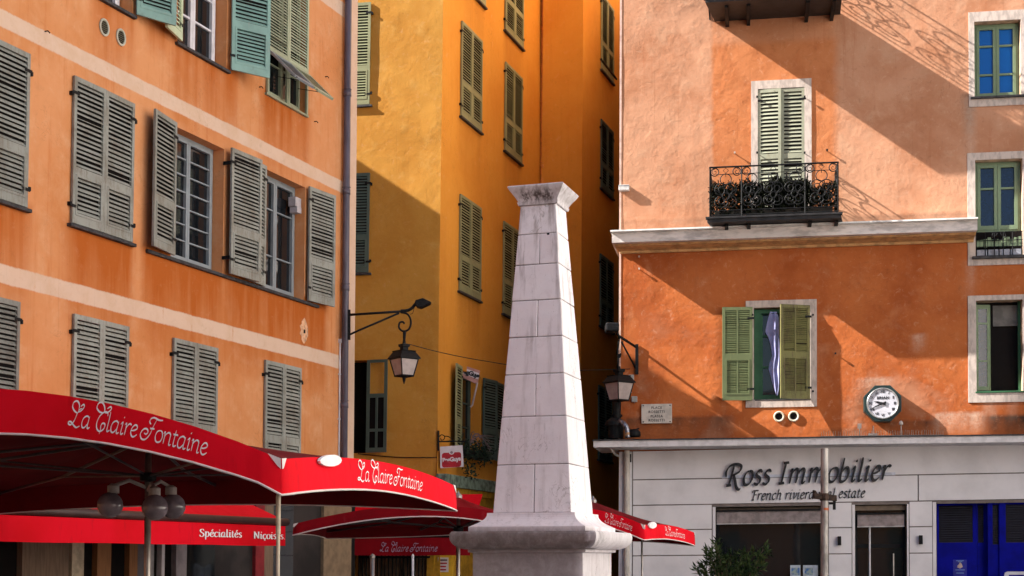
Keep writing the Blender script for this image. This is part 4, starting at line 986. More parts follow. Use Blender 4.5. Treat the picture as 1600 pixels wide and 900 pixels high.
def ribbon_text(text,font,x0,size,slant,nib,tmin,tmax,mb,surf,w0,w1,n=6,track=0.0,vmod=None,serif=False):
    """lay text along x from x0; surf(x,y,w) gives the 3-D point"""
    x=x0; a=math.cos(nib); b=math.sin(nib)
    for ch in text:
        adv,strokes=font[ch]
        for st in strokes:
            P=[Vector((p[0]+slant*p[1],p[1],0)) for p in st]
            P=cat_rom(P,n) if len(P)>2 else P
            m=len(P); Lf=[];Rt=[]
            for k in range(m):
                d=(P[min(k+1,m-1)]-P[max(k-1,0)])
                if d.length<1e-6: d=Vector((1,0,0))
                d.normalize(); nrm=Vector((-d.y,d.x,0))
                th=tmin+(tmax-tmin)*abs(d.x*b-d.y*a)
                if m>4: th*=(.55+.45*min(1,min(k,m-1-k)/(.12*m)))
                Lf.append(P[k]+nrm*th/2); Rt.append(P[k]-nrm*th/2)
            def S(p,w): return surf(x+p.x*size,p.y*size,w)
            A0=[mb.add(S(p,w1)) for p in Lf]; B0=[mb.add(S(p,w1)) for p in Rt]
            if w1-w0>.008:
                A1=[mb.add(S(p,w0)) for p in Lf]; B1=[mb.add(S(p,w0)) for p in Rt]
            for k in range(m-1):
                mb.f.append([A0[k],B0[k],B0[k+1],A0[k+1]]); mb.mi.append(0)
                if w1-w0>.008:
                    mb.f.append([A0[k],A0[k+1],A1[k+1],A1[k]]); mb.mi.append(0); mb.f.append([B0[k+1],B0[k],B1[k],B1[k+1]]); mb.mi.append(0)
        x+=(adv+track)*size
    return x
def text_width(text,font,track=0): return sum(font[c][0]+track for c in text)
def font_mesh(text,size,extrude=.003,align='CENTER',spacing=1.0,bold=0.0,shear=0.0):
    cu=bpy.data.curves.new('lettering','FONT'); cu.body=text; cu.size=size; cu.extrude=extrude; cu.align_x=align; cu.align_y='CENTER'; cu.space_character=spacing; cu.offset=bold; cu.shear=shear
    o=bpy.data.objects.new('lettering',cu); scene.collection.objects.link(o)
    dg=bpy.context.evaluated_depsgraph_get(); me=bpy.data.meshes.new_from_object(o.evaluated_get(dg))
    bpy.data.objects.remove(o); 
    for v in me.vertices: v.co=Vector((v.co.x,-v.co.z,v.co.y))     # stand it up: x, z; faces -y
    return me
def put_text(text,size,parent,pos,mat,name='lettering',rot=None,**kw):
    me=font_mesh(text,size,**kw); me.materials.clear(); me.materials.append(mat)
    if rot: 
        for v in me.vertices: v.co=rot@v.co
    for v in me.vertices: v.co=v.co+Vector(pos)
    o=bpy.data.objects.new(name,me); scene.collection.objects.link(o); o.parent=parent; return o
M_letter=simple('black_letter',(.012,.011,.013),.4,var=.1,spec=.5); M_wtext=simple('white_lettering',(.92,.90,.91),.7,var=.05)
# ============================================================ OBELISK
def obelisk():
    m,nt,b=newmat('grey_white_marble'); q=NT(nt)
    vec=q.coord('Object'); x,y,z=q.xyz(vec)
    n1=q.noise(vec,1.7,5,.6); n2=q.noise(vec,9,6,.7,.5); v1=q.noise(q.coord('Object',(1,1,.6)),3.2,8,.62,1.1)
    crack=q.math('ABSOLUTE',q.math('SUBTRACT',v1,.5)); crack=q.rng(crack,.0,.011,1,0)
    crack=q.math('MULTIPLY',crack,q.rng(q.noise(vec,2.3,2),.48,.62))
    c=q.mix(q.rng(n1,.35,.65),(.90,.87,.90),(.82,.78,.81)); c=q.mix(q.rng(n2,.5,.75,0,.5),c,(.66,.60,.62))
    c=q.mix(q.math('MULTIPLY',crack,.6),c,(.20,.17,.165))
    spot=q.rng(q.noise(vec,38,3,.6),.66,.74,0,.5); c=q.mix(spot,c,(.23,.19,.18))
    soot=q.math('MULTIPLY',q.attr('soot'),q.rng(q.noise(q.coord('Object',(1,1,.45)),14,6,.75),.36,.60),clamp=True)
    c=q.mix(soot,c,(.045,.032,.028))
    grime_shade=q.math('MULTIPLY',q.attr('grime_shade'),q.rng(n2,.2,.7,.75,1.0),clamp=True); c=q.mix(grime_shade,c,(.115,.085,.07))  # grime together with the shade of the front faces, mixed into the colour
    oi=q.n('ShaderNodeObjectInfo').outputs['Random']; c=q.mix(q.rng(oi,0,1,0,.30,False),c,(.70,.63,.66)); st_=q.noise(q.coord('Object',(9,9,.6)),1.5,5,.65); c=q.mix(q.math('MULTIPLY',q.rng(st_,.50,.70,0,.75),q.rng(z,3.6,5.4,.35,1.0)),c,(.30,.25,.24))
    q.l(c,b.inputs['Base Color']); b.inputs['Roughness'].default_value=.75; b.inputs['Specular IOR Level'].default_value=.25
    q.l(q.bump(q.math('SUBTRACT',n2,q.math('MULTIPLY',crack,.6)),.35,.008),b.inputs['Normal'])
    joint=simple('mortar_joint',(.16,.13,.12),.95,var=.3,vs=14)
    Zc=15.0; phi=R_(18); e=Vector((math.cos(phi),-math.sin(phi),0)); s=Vector((math.sin(phi),math.cos(phi),0))
    def zat(y,Z=None): return at(800,y,Z if Z else 15.1+.21*(801-y)/483).z
    hb=.424; cn=at(893,800,Zc); ctr=Vector((cn.x,cn.y,0))-e*hb+s*hb
    T=Matrix.Translation((ctr.x,ctr.y,0))@Matrix.Rotation(-phi,4,'Z')
    th=thing('obelisk_fountain','tapering grey marble obelisk with stained moulded cap on a square pedestal','obelisk',T)
    def setattrs(o,fs,fg):
        for nm,f in (('soot',fs),('grime_shade',fg)):
            a=o.data.attributes.new(nm,'FLOAT','POINT'); a.data.foreach_set('value',[f(v.co) for v in o.data.vertices])
    def square_loft(prof,name,parent,sub=10,fs=lambda p:0,fg=lambda p:0,cap=True,mats=None,bev=0):
        mb=MB(); rings=[]
        for h,z in prof:
            P=[]
            cs=[(-h,-h),(h,-h),(h,h),(-h,h)]
            for k in range(4):
                a=cs[k];c2=cs[(k+1)%4]
                for j in range(sub): P.append((a[0]+(c2[0]-a[0])*j/sub,a[1]+(c2[1]-a[1])*j/sub,z))
            rings.append([mb.add(p) for p in P])
        n=4*sub
        for A_,B_ in zip(rings,rings[1:]):
            for j in range(n): mb.f.append([A_[j],A_[(j+1)%n],B_[(j+1)%n],B_[j]]); mb.mi.append(0)
        mb.f.append(rings[0][::-1]); mb.mi.append(0); mb.f.append(rings[-1]); mb.mi.append(0)
        o=mb.build(name,m,parent,bevel=bev); setattrs(o,fs,fg); return o
    ys=[801,725,650,583.5,525.2,467.8,411.6,363.6,318]
    zs=[zat(y) for y in ys]; z0,zt=zs[0],zs[-1]; ht=.194
    def hw(z): return hb+(ht-hb)*(z-z0)/(zt-z0)
    splits={0:835,2:837,4:840,6:843}
    shaft=None; inset=.004
    core=square_loft([(hb-.012,z0),(ht-.012,zt)],'shaft',th,sub=2); core.data.materials.clear(); core.data.materials.append(joint)
    for k in range(8):
        a,c=zs[k]+.0028,zs[k+1]-.0028
        def block(x0f,x1f,y0=-1,y1=1):
            mb=MB(); N=5; ha,hc=hw(a),hw(c)
            def pt(fx,fy,z,h): return (fx*h,fy*h,z)
            mb.hexa([pt(x0f,y0,a,ha),pt(x1f,y0,a,ha),pt(x1f,y1,a,ha),pt(x0f,y1,a,ha),pt(x0f,y0,c,hc),pt(x1f,y0,c,hc),pt(x1f,y1,c,hc),pt(x0f,y1,c,hc)])
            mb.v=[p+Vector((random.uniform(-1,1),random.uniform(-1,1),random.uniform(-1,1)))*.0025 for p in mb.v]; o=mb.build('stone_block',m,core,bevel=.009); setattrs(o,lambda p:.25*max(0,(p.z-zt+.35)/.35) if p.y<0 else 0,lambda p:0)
        if k in splits:
            zm=(a+c)/2; 
            lx,rx=[proj(T@Vector((sx*hw(zm),-hw(zm),zm)))[0] for sx in (-1,1)]
            f=-1+2*(splits[k]-lx)/(rx-lx); gp=.006
            block(-1,f-gp); block(f+gp,1)
        else: block(-1,1)
    mb=MB(); zz=zat(365); 
    mb.box(.105,.13,-hw(zz)-.003,-hw(zz)+.05,zz-.012,zz+.006); mb.build('socket_hole',M_dark,core)
    # cap
    t0=zt; cp=[(.214,t0-.002),(.224,t0+.03),(.214,t0+.032)]
    H=zat(287.5,15.2)-t0-.03
    for k in range(9):
        f=k/8; cp.append((.214+.092*math.sin(f*math.pi/2)**1.0*(.35+.65*f),t0+.032+H*f))
    cp+= [(.297,t0+.032+H+.012)]
    zcap=t0+.032
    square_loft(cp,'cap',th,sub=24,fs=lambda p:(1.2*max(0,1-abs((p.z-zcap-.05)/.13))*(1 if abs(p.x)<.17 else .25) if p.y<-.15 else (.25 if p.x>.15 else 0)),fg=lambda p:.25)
    # plinth
    def zz_(y,Z): return zat(y,Z)
    zpb=zat(822,14.92); zpt=z0; pl=[(.47,zpt)]
    for k in range(1,9):
        f=k/8; pl.append((.47+.145*(1-math.cos(f*math.pi/2)),zpt-(zpt-zpb)*f**.8))
    ztor=zat(829.5,14.85)
    pl+=[(.622,zpb-.002),(.622,ztor)]
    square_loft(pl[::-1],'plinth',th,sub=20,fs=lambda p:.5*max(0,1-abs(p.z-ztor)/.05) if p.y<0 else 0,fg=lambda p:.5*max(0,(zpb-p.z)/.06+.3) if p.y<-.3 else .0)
    zb=zat(858,14.72); to=[]
    for k in range(11):
        a=-math.pi/2+math.pi*.58*k/10; to.append((.63+.145*math.cos(a),ztor-.055+(ztor-.055-zb)*math.sin(a)))
    to+=[(.765,ztor-.015),(.755,ztor-.003),(.60,ztor-.001)]
    square_loft(to,'torus',th,sub=24,fs=lambda p:.45 if p.y<-.4 else .1,fg=lambda p:(.95 if p.y<-.4 and p.x<.7 else .22))  # front darker than the side: grime plus the front's shade in the colour
    zd=zat(863,14.95)
    square_loft([(.585,zd-1.6),(.585,zd-.008),(.60,zd),(.625,zd+.002),(.625,zb-.002)],'pedestal',th,sub=12,fs=lambda p:.1,fg=lambda p:.85 if p.y<-.4 and p.x<.55 else .3)  # front again darkened for grime and for its shade
    # basin below the frame
    mb=MB(); mb.lathe([(2.0,0),(2.05,.25),(2.0,.55),(1.7,.55),(1.65,.2),(.5,.2)],8,(0,0,0)); o=mb.build('basin',m,th)
    return th
OBL=obelisk()
# ============================================================ PARASOLS
def cloth_mat(name,c1,c2):
    m,nt,b=newmat(name); q=NT(nt); vec=q.coord('Object'); 
    big=q.noise(vec,1.1,5,.6); st=q.noise(q.coord('Object',(3,3,.8)),2.2,6,.7); cr=q.noise(q.coord('Object',(1,1,.45)),3.0,3,.5,.8); wv=q.noise(vec,160,2,.5)
    c=q.mix(q.rng(big,.35,.68),c1,c2); c=q.mix(q.rng(st,.58,.76,0,.45),c,tuple(x*.5+.01 for x in c2)); c=q.mix(q.rng(st,.40,.25,0,.3),c,tuple(min(1,x*1.02+.05) for x in c1))
    q.l(c,b.inputs['Base Color']); b.inputs['Roughness'].default_value=.85; b.inputs['Specular IOR Level'].default_value=.15
    q.l(q.bump(q.math('MULTIPLY_ADD',wv,.05,cr),.5,.03),b.inputs['Normal']); return m
M_red=cloth_mat('red_parasol_cloth',(.82,.003,.018),(.72,.002,.010)); M_red_shaded=simple('red_parasol_shaded_cloth',(.16,.003,.007),.85,var=.1,vs=1.5,spec=.2)  # second red is a darker copy: shade under the canopy put into its colour
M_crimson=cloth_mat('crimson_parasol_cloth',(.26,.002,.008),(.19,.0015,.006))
M_pipe_w=simple('white_piping',(.78,.70,.68),.7,var=.05); M_alu=simple('aluminium_pole',(.50,.46,.42),.35,.8,var=.15,vs=3); M_cream_pole=simple('cream_enamel_pole',(.55,.46,.34),.35,var=.1)
M_ribm=simple('dark_rib_metal',(.10,.085,.085),.4,.5)
def parasol(label,corners,mids,hang,apex,pole,texts,cloth=M_red,bow=.0,M0=None,hub=True,pr=.028,group='red parasols of the terrace',pockets=True):
    """corners: 4 points of the hem's upper edge in order; mids: points between; hang: hem depth"""
    base=Vector((pole[0],pole[1],0)); th=thing('parasol',label,'parasol',Matrix.Translation(base),group)
    per=[]
    for k in range(4):
        a=Vector(corners[k]); b=Vector(corners[(k+1)%4]); mdl=Vector(mids[k]); n=16
        # quadratic through a, mid, b
        c=mdl*2-(a+b)/2
        for j in range(n):
            t=j/n; per.append(a*(1-t)**2+c*2*t*(1-t)+b*t*t)
    N=len(per); ap=Vector(apex)
    def sp(s):
        s=s%N; k=int(s); f=s-k; return per[k%N].lerp(per[(k+1)%N],f)
    cen=Vector((ap.x,ap.y,0))
    def outw(s):
        d=sp(s+.5)-sp(s-.5); o=Vector((d.y,-d.x,0)); 
        if o.dot(sp(s)-cen)<0: o=-o
        return o.normalized()
    hf=hang if callable(hang) else (lambda s:hang)
    def hem(s,t):
        """t 0 top .. 1 bottom"""
        wv=(.030*noise.noise(Vector((s*.16,1.1,pole[0])))+.012*noise.noise(Vector((s*.5,4.1,pole[0]))))*t
        cr=1-min(1,abs(((s+8)%16)-8)/1.2)
        return sp(s)+Vector((0,0,-hf(s%64)*t))+outw(s)*(wv+.035*t-.02*t*t)
    mb=MB(T=lambda p:p-base); R=10; rows=[]
    for r in range(R+1):
        f=r/R; rows.append([ap.lerp(per[k],f)+Vector((0,0,-.10*math.sin(math.pi*f)*(.35+.65*abs(math.sin(math.pi*k/8)))*1.0)) for k in range(N)])
    for r in range(R):
        for k in range(N): mb.face([rows[r][k],rows[r][(k+1)%N],rows[r+1][(k+1)%N],rows[r+1][k]])
    can=mb.build('canopy',M_red_shaded if cloth is M_red else cloth,th,smooth=True,weld=True)
    mb=MB(T=lambda p:p-base); q=2; H=[[hem(k/q,t/4) for k in range(N*q)] for t in range(5)]
    for t in range(4):
        for k in range(N*q): mb.face([H[t][k],H[t][(k+1)%(N*q)],H[t+1][(k+1)%(N*q)],H[t+1][k]])
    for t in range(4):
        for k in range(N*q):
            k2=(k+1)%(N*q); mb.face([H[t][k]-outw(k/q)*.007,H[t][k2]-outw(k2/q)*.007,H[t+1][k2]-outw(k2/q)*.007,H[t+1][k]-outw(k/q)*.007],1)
    val=mb.build('valance',[cloth,M_red_shaded],th,smooth=True,weld=True)  # inner layer uses the darker red, the shade inside the hem put into colour
    mb=MB(T=lambda p:p-base); mb.tube([hem(k/q,1) for k in range(N*q)],.0085,6,closed=True); mb.build('piping',M_pipe_w,th,smooth=True)
    # ribs, pole, hub
    for k in range(8):
        s=k*8; e=sp(s); a_=ap+Vector((0,0,-.10)); mb=MB(T=lambda p:p-base)
        mb.tube([a_,a_.lerp(e,.5)+Vector((0,0,-.09)),e+Vector((0,0,-.045))],.014,6); rb=mb.build('rib',M_ribm,th)
        mb=MB(T=lambda p:p-base); mb.tube([Vector((ap.x,ap.y,ap.z-.42)),a_.lerp(e,.48)+Vector((0,0,-.10))],.010,6); mb.build('strut',M_ribm,rb)
    mb=MB(T=lambda p:p-base); mb.tube([(pole[0],pole[1],0),(ap.x,ap.y,ap.z-.03)],pr,12); mb.build('pole',M_alu,th,smooth=True)
    mb=MB(T=lambda p:p-base); mb.lathe([(.03,ap.z-.47),(.07,ap.z-.46),(.07,ap.z-.40),(.03,ap.z-.39)],14,(ap.x,ap.y,0)); mb.build('hub',M_iron,th)
    mb=MB(T=lambda p:p-base); mb.lathe([(.05,ap.z-.02),(.055,ap.z+.02),(.02,ap.z+.05),(.0,ap.z+.09)],14,(ap.x,ap.y,0)); mb.build('finial',M_steel,th)
    mb=MB(); mb.lathe([(.35,0),(.35,.05),(.30,.07),(.05,.09)],20); mb.build('foot',M_iron,th)
    if pockets:
        for k in range(4):
            s=k*16; mb=MB(T=lambda p:p-base)
            for sg in (-1,1):
                a_=[hem(s+sg*u,t)+outw(s+sg*.6)*.006 for u,t in ((0,-.02),(.30,-.02),(0.08,.26),(0,.28))]
                mb.face(a_ if sg>0 else a_[::-1])
            mb.build('corner_pocket',M_pipe_w,th)
    for (side,px0,px1,txt,size,ybase) in texts:
        # find the stretch of hem whose projection spans the measured pixels
        best=[None,None]
        S=[side*16+16*k/400 for k in range(401)]
        for i,px in enumerate((px0,px1)):
            best[i]=min(S,key=lambda s:abs(proj(hem(s,.5))[0]-px))
        sA,sB=best
        w=text_width(txt,SCRIPT,-.02); ln=0; 
        tab=[]; acc=0; prev=hem(sA,.5); M=120
        for k in range(M+1):
            s=sA+(sB-sA)*k/M; p=hem(s,.5); acc+=(p-prev).length; prev=p; tab.append((acc,s))
        sz=acc/(w+.35)
        def surf(x,y,wd):
            s=sA; y=y/sz*size
            if x<=0: s=sA+(sB-sA)*x/acc
            elif x>=acc: s=sB+(sB-sA)*(x-acc)/acc
            else:
                for (l0,s0),(l1,s1) in zip(tab,tab[1:]):
                    if l0<=x<=l1: s=s0+(s1-s0)*(x-l0)/max(1e-9,l1-l0); break
            t=ybase-y/hf(s%64)
            return hem(s,t)+outw(s)*(.004+wd)
        mb=MB(T=lambda p:p-base); ribbon_text(txt,SCRIPT,0,sz,.22,R_(68),.04,.155,mb,surf,0,.001,n=5,track=-.02); mb.build('lettering',M_wtext,th)
    return th,hem,outw
# big parasol in front of the corner building
HG=.25
def hp(x,y,Z,dz=0): p=at(x,y,Z); p.z+=dz; return p
K=hp(439,764,9.6,.195); Rr=hp(711,798,14.0,.235)
e_=Vector((K.x-Rr.x,K.y-Rr.y,0)).normalized(); pl_=Vector((e_.y,-e_.x,0)); 
if pl_.x>0: pl_=-pl_
Ln=4.9
Lf=K+pl_*Ln; Lb=Rr+pl_*Ln
Lf.z=K.z+.06; 
def midp(a,b,z): m=(Vector(a)+Vector(b))/2; m.z=z; return m
HGF=lambda s: .20+.125*max(0,1-abs(s-8)/8)**.8 if s<16 else .235
m_front=midp(Lf,K,2.93); m_right=midp(K,Rr,0); xr,_=proj(Vector((m_right.x,m_right.y,2))); m_right.z=hp(565,768,m_right.y).z+.235
m_back=midp(Rr,Lb,K.z+.12); m_left=midp(Lb,Lf,K.z+.2)
apx=(Vector(Lf)+K+Rr+Lb)/4; apx.z=2.86; apx.x=at(231,800,apx.y).x
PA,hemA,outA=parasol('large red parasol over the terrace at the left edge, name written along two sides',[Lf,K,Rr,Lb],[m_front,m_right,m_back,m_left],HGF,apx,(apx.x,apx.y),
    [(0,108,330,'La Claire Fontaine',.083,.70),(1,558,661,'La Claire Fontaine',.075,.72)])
# folded white strap on the corner
mb=MB(); n=14; sc_=hemA(17.6,.0); o_=outA(18); 
tdir=(hemA(18.6,0)-hemA(17.6,0)).normalized(); base_=Vector((PA.matrix_world.translation))
ST=[]
for k in range(n): 
    a=2*math.pi*k/n; ST.append((.23*math.cos(a)*(1.1 if math.cos(a)<0 else .9),.042*math.sin(a)))
c0=hemA(19.2,.02)
fr_=[mb.add(c0+tdir*x+Vector((0,0,z-.02))+o_*.035-base_) for x,z in ST]; bk=[mb.add(c0+tdir*x+Vector((0,0,z-.02))+o_*.012-base_) for x,z in ST]
mb.f.append(fr_); mb.mi.append(0)
for k in range(n): mb.f.append([fr_[k],fr_[(k+1)%n],bk[(k+1)%n],bk[k]]); mb.mi.append(0)
mb.build('strap',M_wtext,PA)
# lamp cluster on its pole
gp=(apx.x,apx.y)
glob=simple('frosted_globe',(.22,.18,.21),.14,var=.15,spec=.8)
GS=[(172,789,-.20,.0),(242,793,-.33,0),(270,791,.12,0)]
LC=thing('globe_lamps','cluster of three frosted globe lamps fixed to the pole under the large parasol','lamp',loc(gp[0],gp[1],0))
for x,y,dy,_z in GS:
    p=at(x,y,gp[1]+dy); mb=MB(); r=.107; 
    mb.lathe([(r*math.sin(math.pi*k/14)+1e-5,-r*math.cos(math.pi*k/14)) for k in range(15)],22,p-Vector((gp[0],gp[1],0))); gl=mb.build('globe',glob,LC,smooth=True)
    q_=p-Vector((gp[0],gp[1],0)); mb=MB(); top_=Vector((q_.x*.92,q_.y*.92,q_.z+r+.02)); mb.lathe([(.05,-.03),(.05,.03),(.02,.05)],12,top_); mb.tube([top_+Vector((0,0,.03)),Vector((q_.x*.5,q_.y*.5,q_.z+r+.10)),Vector((0,0,q_.z+r+.04))],.016,8); mb.build('lamp_arm',simple('pale_lamp_arm',(.40,.35,.33),.5),gl)
# slim corner post
cp_=at(435,770,9.95); CPST=thing('corner_post','slim cream enamelled post under the front corner of the large parasol','post',loc(cp_.x,cp_.y,0))
mb=MB(); mb.tube([(0,0,0),(0,0,cp_.z)],.013,12); mb.build('pole',M_cream_pole,CPST,smooth=True)
mb=MB(); mb.tube([(0,0,cp_.z-.28),(0,0,cp_.z-.02)],.0165,12); mb.build('collar',M_cream_pole,CPST)
mb=MB(); mb.hexa([(-.10,-.02,cp_.z+.035),(.10,.02,cp_.z-.02),(.10,.05,cp_.z-.02),(-.10,.01,cp_.z+.035),(-.10,-.02,cp_.z+.06),(.10,.02,cp_.z+.005),(.10,.05,cp_.z+.005),(-.10,.01,cp_.z+.06)]); mb.build('clamp',M_iron,CPST,bevel=.004)
# crimson parasol behind
Zb=18.5
K2=hp(459,835,Zb,.13); R2_=hp(800,822,Zb-.2,.13); mf=hp(640,815,Zb-.1,.20)
bk=Vector((.05,2.9,0)); B2L=K2+bk; B2R=R2_+bk
ap2=(K2+R2_+B2L+B2R)/4; ap2.z=mf.z+.17; ap2.x=at(716,840,ap2.y).x
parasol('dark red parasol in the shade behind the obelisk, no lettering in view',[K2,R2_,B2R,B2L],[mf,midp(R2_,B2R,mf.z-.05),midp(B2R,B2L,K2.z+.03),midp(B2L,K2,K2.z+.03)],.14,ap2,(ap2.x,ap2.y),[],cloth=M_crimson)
# far parasol right of the obelisk
K3=hp(1006,841,19.5,.175); R3_=hp(1085,851,22.2,.18); e3=(Vector((K3.x-R3_.x,K3.y-R3_.y,0))).normalized(); p3=Vector((e3.y,-e3.x,0)); 
if p3.x>0: p3=-p3
L3=K3+p3*2.3; L3.z=K3.z+.0; B3_=R3_+p3*2.3
m3f=midp(L3,K3,K3.z+.26); m3r=midp(K3,R3_,0); m3r.z=hp(1050,840,m3r.y).z+.17
ap3=(L3+K3+R3_+B3_)/4; ap3.z=m3f.z+.12
PC,hemC,outC=parasol('small red parasol right of the obelisk before the pale shopfront',[L3,K3,R3_,B3_],[m3f,m3r,midp(R3_,B3_,m3r.z),midp(B3_,L3,m3f.z)],.20,ap3,(ap3.x,ap3.y),
    [(0,945,989,'La Claire Fontaine',.060,.72),(1,1039,1070,'La Claire Fontaine',.058,.74)])
b3=PC.matrix_world.translation; mb=MB(); c0=hemC(18.0,.0); t3=(hemC(18.6,0)-hemC(17.6,0)).normalized(); o3=outC(18.5)
fr_=[mb.add(c0+t3*(.20*math.cos(2*math.pi*k/12))+Vector((0,0,.045*math.sin(2*math.pi*k/12)-.01))+o3*.03-b3) for k in range(12)]; mb.f.append(fr_); mb.mi.append(0)
bk_=[mb.add(c0+t3*(.20*math.cos(2*math.pi*k/12))+Vector((0,0,.045*math.sin(2*math.pi*k/12)-.01))+o3*.01-b3) for k in range(12)]
for k in range(12): mb.f.append([fr_[k],fr_[(k+1)%12],bk_[(k+1)%12],bk_[k]]); mb.mi.append(0)
mb.build('strap',M_wtext,PC)
cp3=at(1003,846,20.2); CP3=thing('corner_post','slim grey post under the corner of the small parasol beside the shopfront','post',loc(cp3.x,cp3.y,0))
mb=MB(); mb.tube([(0,0,0),(0,0,cp3.z+.05)],.013,10); mb.build('pole',M_alu,CP3,smooth=True)
mb=MB(); mb.lathe([(.25,0),(.25,.05),(.03,.07)],16); mb.build('foot',M_iron,CP3)
mb=MB(); mb.lathe([(.25,0),(.25,.05),(.03,.07)],16); mb.build('foot',M_iron,CPST)
# ============================================================ AWNINGS
def awning(label,F,u0,u1,wout,vtop,vbot,rise,txt,cloth,bar,tcol,tsize,tpos,M_,script,drop_wave=.01):
    th=thing('awning',label,'awning',F.M)
    mb=FB(F); n=40
    mb.hexa([(u0,0.0,vtop+rise),(u1,0,vtop+rise),(u1,wout,vtop+.02),(u0,wout,vtop+.02),(u0,0,vtop+rise+.012),(u1,0,vtop+rise+.012),(u1,wout,vtop+.035),(u0,wout,vtop+.035)]); mb.build('roof_cloth',M_,th)
    mb=FB(F); mb.tube([(u0,wout+.02,vtop),(u1+.05,wout+.02,vtop)],.055,10); mb.build('front_bar',bar,th,smooth=True)
    mb=FB(F)
    def vp(u,v): return (u,wout+.03+.018*noise.noise(Vector((u*1.7,v*1.2,2)))*(vtop-v)/(vtop-vbot)+.006*math.sin(u*5)*(vtop-v)/(vtop-vbot),v+.008*math.sin(u*3.1)*(vtop-v))
    for k in range(n):
        a=u0+(u1-u0)*k/n; b=u0+(u1-u0)*(k+1)/n
        for j in range(3):
            c=vtop-.03+(vbot-vtop+.03)*j/3; d=vtop-.03+(vbot-vtop+.03)*(j+1)/3
            mb.face([vp(a,c),vp(b,c),vp(b,d),vp(a,d)])
    mb.build('valance',cloth,th,smooth=True,weld=True)
    for u in (u0+.4,(u0+u1)/2,u1-.3):
        mb=FB(F); mb.tube([(u,.02,vtop+rise-.5),(u,wout*.6,vtop+rise*.55-.1),(u,wout,vtop)],.02,8); mb.build('arm',M_iron,th)
    ln=0
    for (text,ux0,ux1,vb_,font,sl,nib,tm,tM) in txt:
        w=text_width(text,font,.04); sz=(ux1-ux0)/w
        mb=FB(F); ribbon_text(text,font,ux0,sz,sl,nib,tm,tM,mb,lambda x,y,wd,vb_=vb_,sz=sz: (x,wout+.05+wd,vb_+y/sz*tsize),0,.001,n=5,track=.04)
        mb.build('lettering',tcol,th)
    return th
wA=1.7
ua1=L.uv(443,830,wA)[0]; vt_=(L.uv(440,816,wA)[1]); vb_=L.uv(430,853,wA)[1]; 
tb=L.uv(400,846,wA)[1]
awning('long red awning on the corner building lettered with local specialities',L,-4.5,ua1,wA,vt_,vb_,.75,
  [('Spécialités',L.uv(306,840,wA)[0],L.uv(373,840,wA)[0],L.uv(340,839,wA)[1],GL,.0,0.0,.06,.24),('Niçoises.',L.uv(391,842,wA)[0],L.uv(441,843,wA)[0],L.uv(415,842,wA)[1],GL,.0,0.0,.06,.24)],
  M_red,simple('brown_awning_bar',(.06,.025,.022),.5),M_wtext,.062,None,M_red,False)
wB=1.3
ub0=YF.uv(488,850,wB)[0]; ub1=YF.uv(735,850,wB)[0]; vt2=YF.uv(600,836,wB)[1]; vb2_=YF.uv(600,868,wB)[1]
awning('dark red awning over the alley shop with pale script lettering',YF,ub0,ub1,wB,vt2,vb2_,.85,
  [('La Claire Fontaine',YF.uv(595,860,wB)[0],YF.uv(684,860,wB)[0],YF.uv(640,861.5,wB)[1],SCRIPT,.22,R_(68),.05,.17)],
  M_crimson,M_iron,simple('lilac_lettering',(.42,.32,.46),.7),.085,None,M_red,True)
# ============================================================ LANTERNS
M_lglass=simple('frosted_lantern_glass',(.42,.34,.32),.35,var=.08,spec=.5); M_lglass2=simple('amber_lantern_glass',(.55,.47,.33),.35,var=.1,spec=.5)
def lantern_body(parent,c,h,wt,wb,rot,mt=None):
    """four-sided lantern hanging with its roof finial at c; h is the glass height"""
    Rz=Matrix.Rotation(rot,3,'Z')
    def sq(hw,z): return [Vector(c)+Rz@Vector((sx*hw,sy*hw,z)) for sx,sy in ((-1,-1),(1,-1),(1,1),(-1,1))]
    mb=MB()
    for a,b in (((wt*.52),(wt*.30)),):
        pass
    z=-.16
    prof=[(wt+.03,z-.145-.0),(wt+.03,z-.125),(wt*.80,z-.02),(wt*.86,z),(wt*.30,z+.015),(wt*.30,z+.06),(wt*.40,z+.075),(wt*.42,z+.115),(wt*.12,z+.13),(wt*.10,z+.18)]
    R=[[mb.add(p) for p in sq(*q)] for q in prof]
    for A_,B_ in zip(R,R[1:]):
        for k in range(4): mb.f.append([A_[k],A_[(k+1)%4],B_[(k+1)%4],B_[k]]); mb.mi.append(0)
    mb.f.append(R[0][::-1]); mb.mi.append(0); mb.f.append(R[-1]); mb.mi.append(0)
    cap=mb.build('lantern_cap',M_iron,parent)
    zt=z-.145; zb=zt-h
    T=sq(wt,zt); B=sq(wb,zb)
    mb=MB()
    for k in range(4): mb.tube([T[k],B[k]],.012,6); mb.tube([B[k],B[(k+1)%4]],.016,6); mb.tube([T[k],T[(k+1)%4]],.012,6)
    mb.tube([sq(0.001,zb)[0]+Vector((0,0,.0)),sq(.001,zb-.08)[0]],[.05,.012],8); mb.tube([sq(0.001,zb-.06)[0],sq(.001,zb-.14)[0]],[.03,.006],8)
    mb.face(B)
    mb.build('lantern_frame',M_iron,parent)
    for k in range(4):
        mb=MB(); i=.985
        cc=(T[0]+T[1]+T[2]+T[3])/4; cd=(B[0]+B[1]+B[2]+B[3])/4
        mb.face([cc+(T[k]-cc)*i,cc+(T[(k+1)%4]-cc)*i,cd+(B[(k+1)%4]-cd)*i,cd+(B[k]-cd)*i])
        mb.build('lantern_pane',M_lglass if k in (0,3) else M_lglass2,parent)
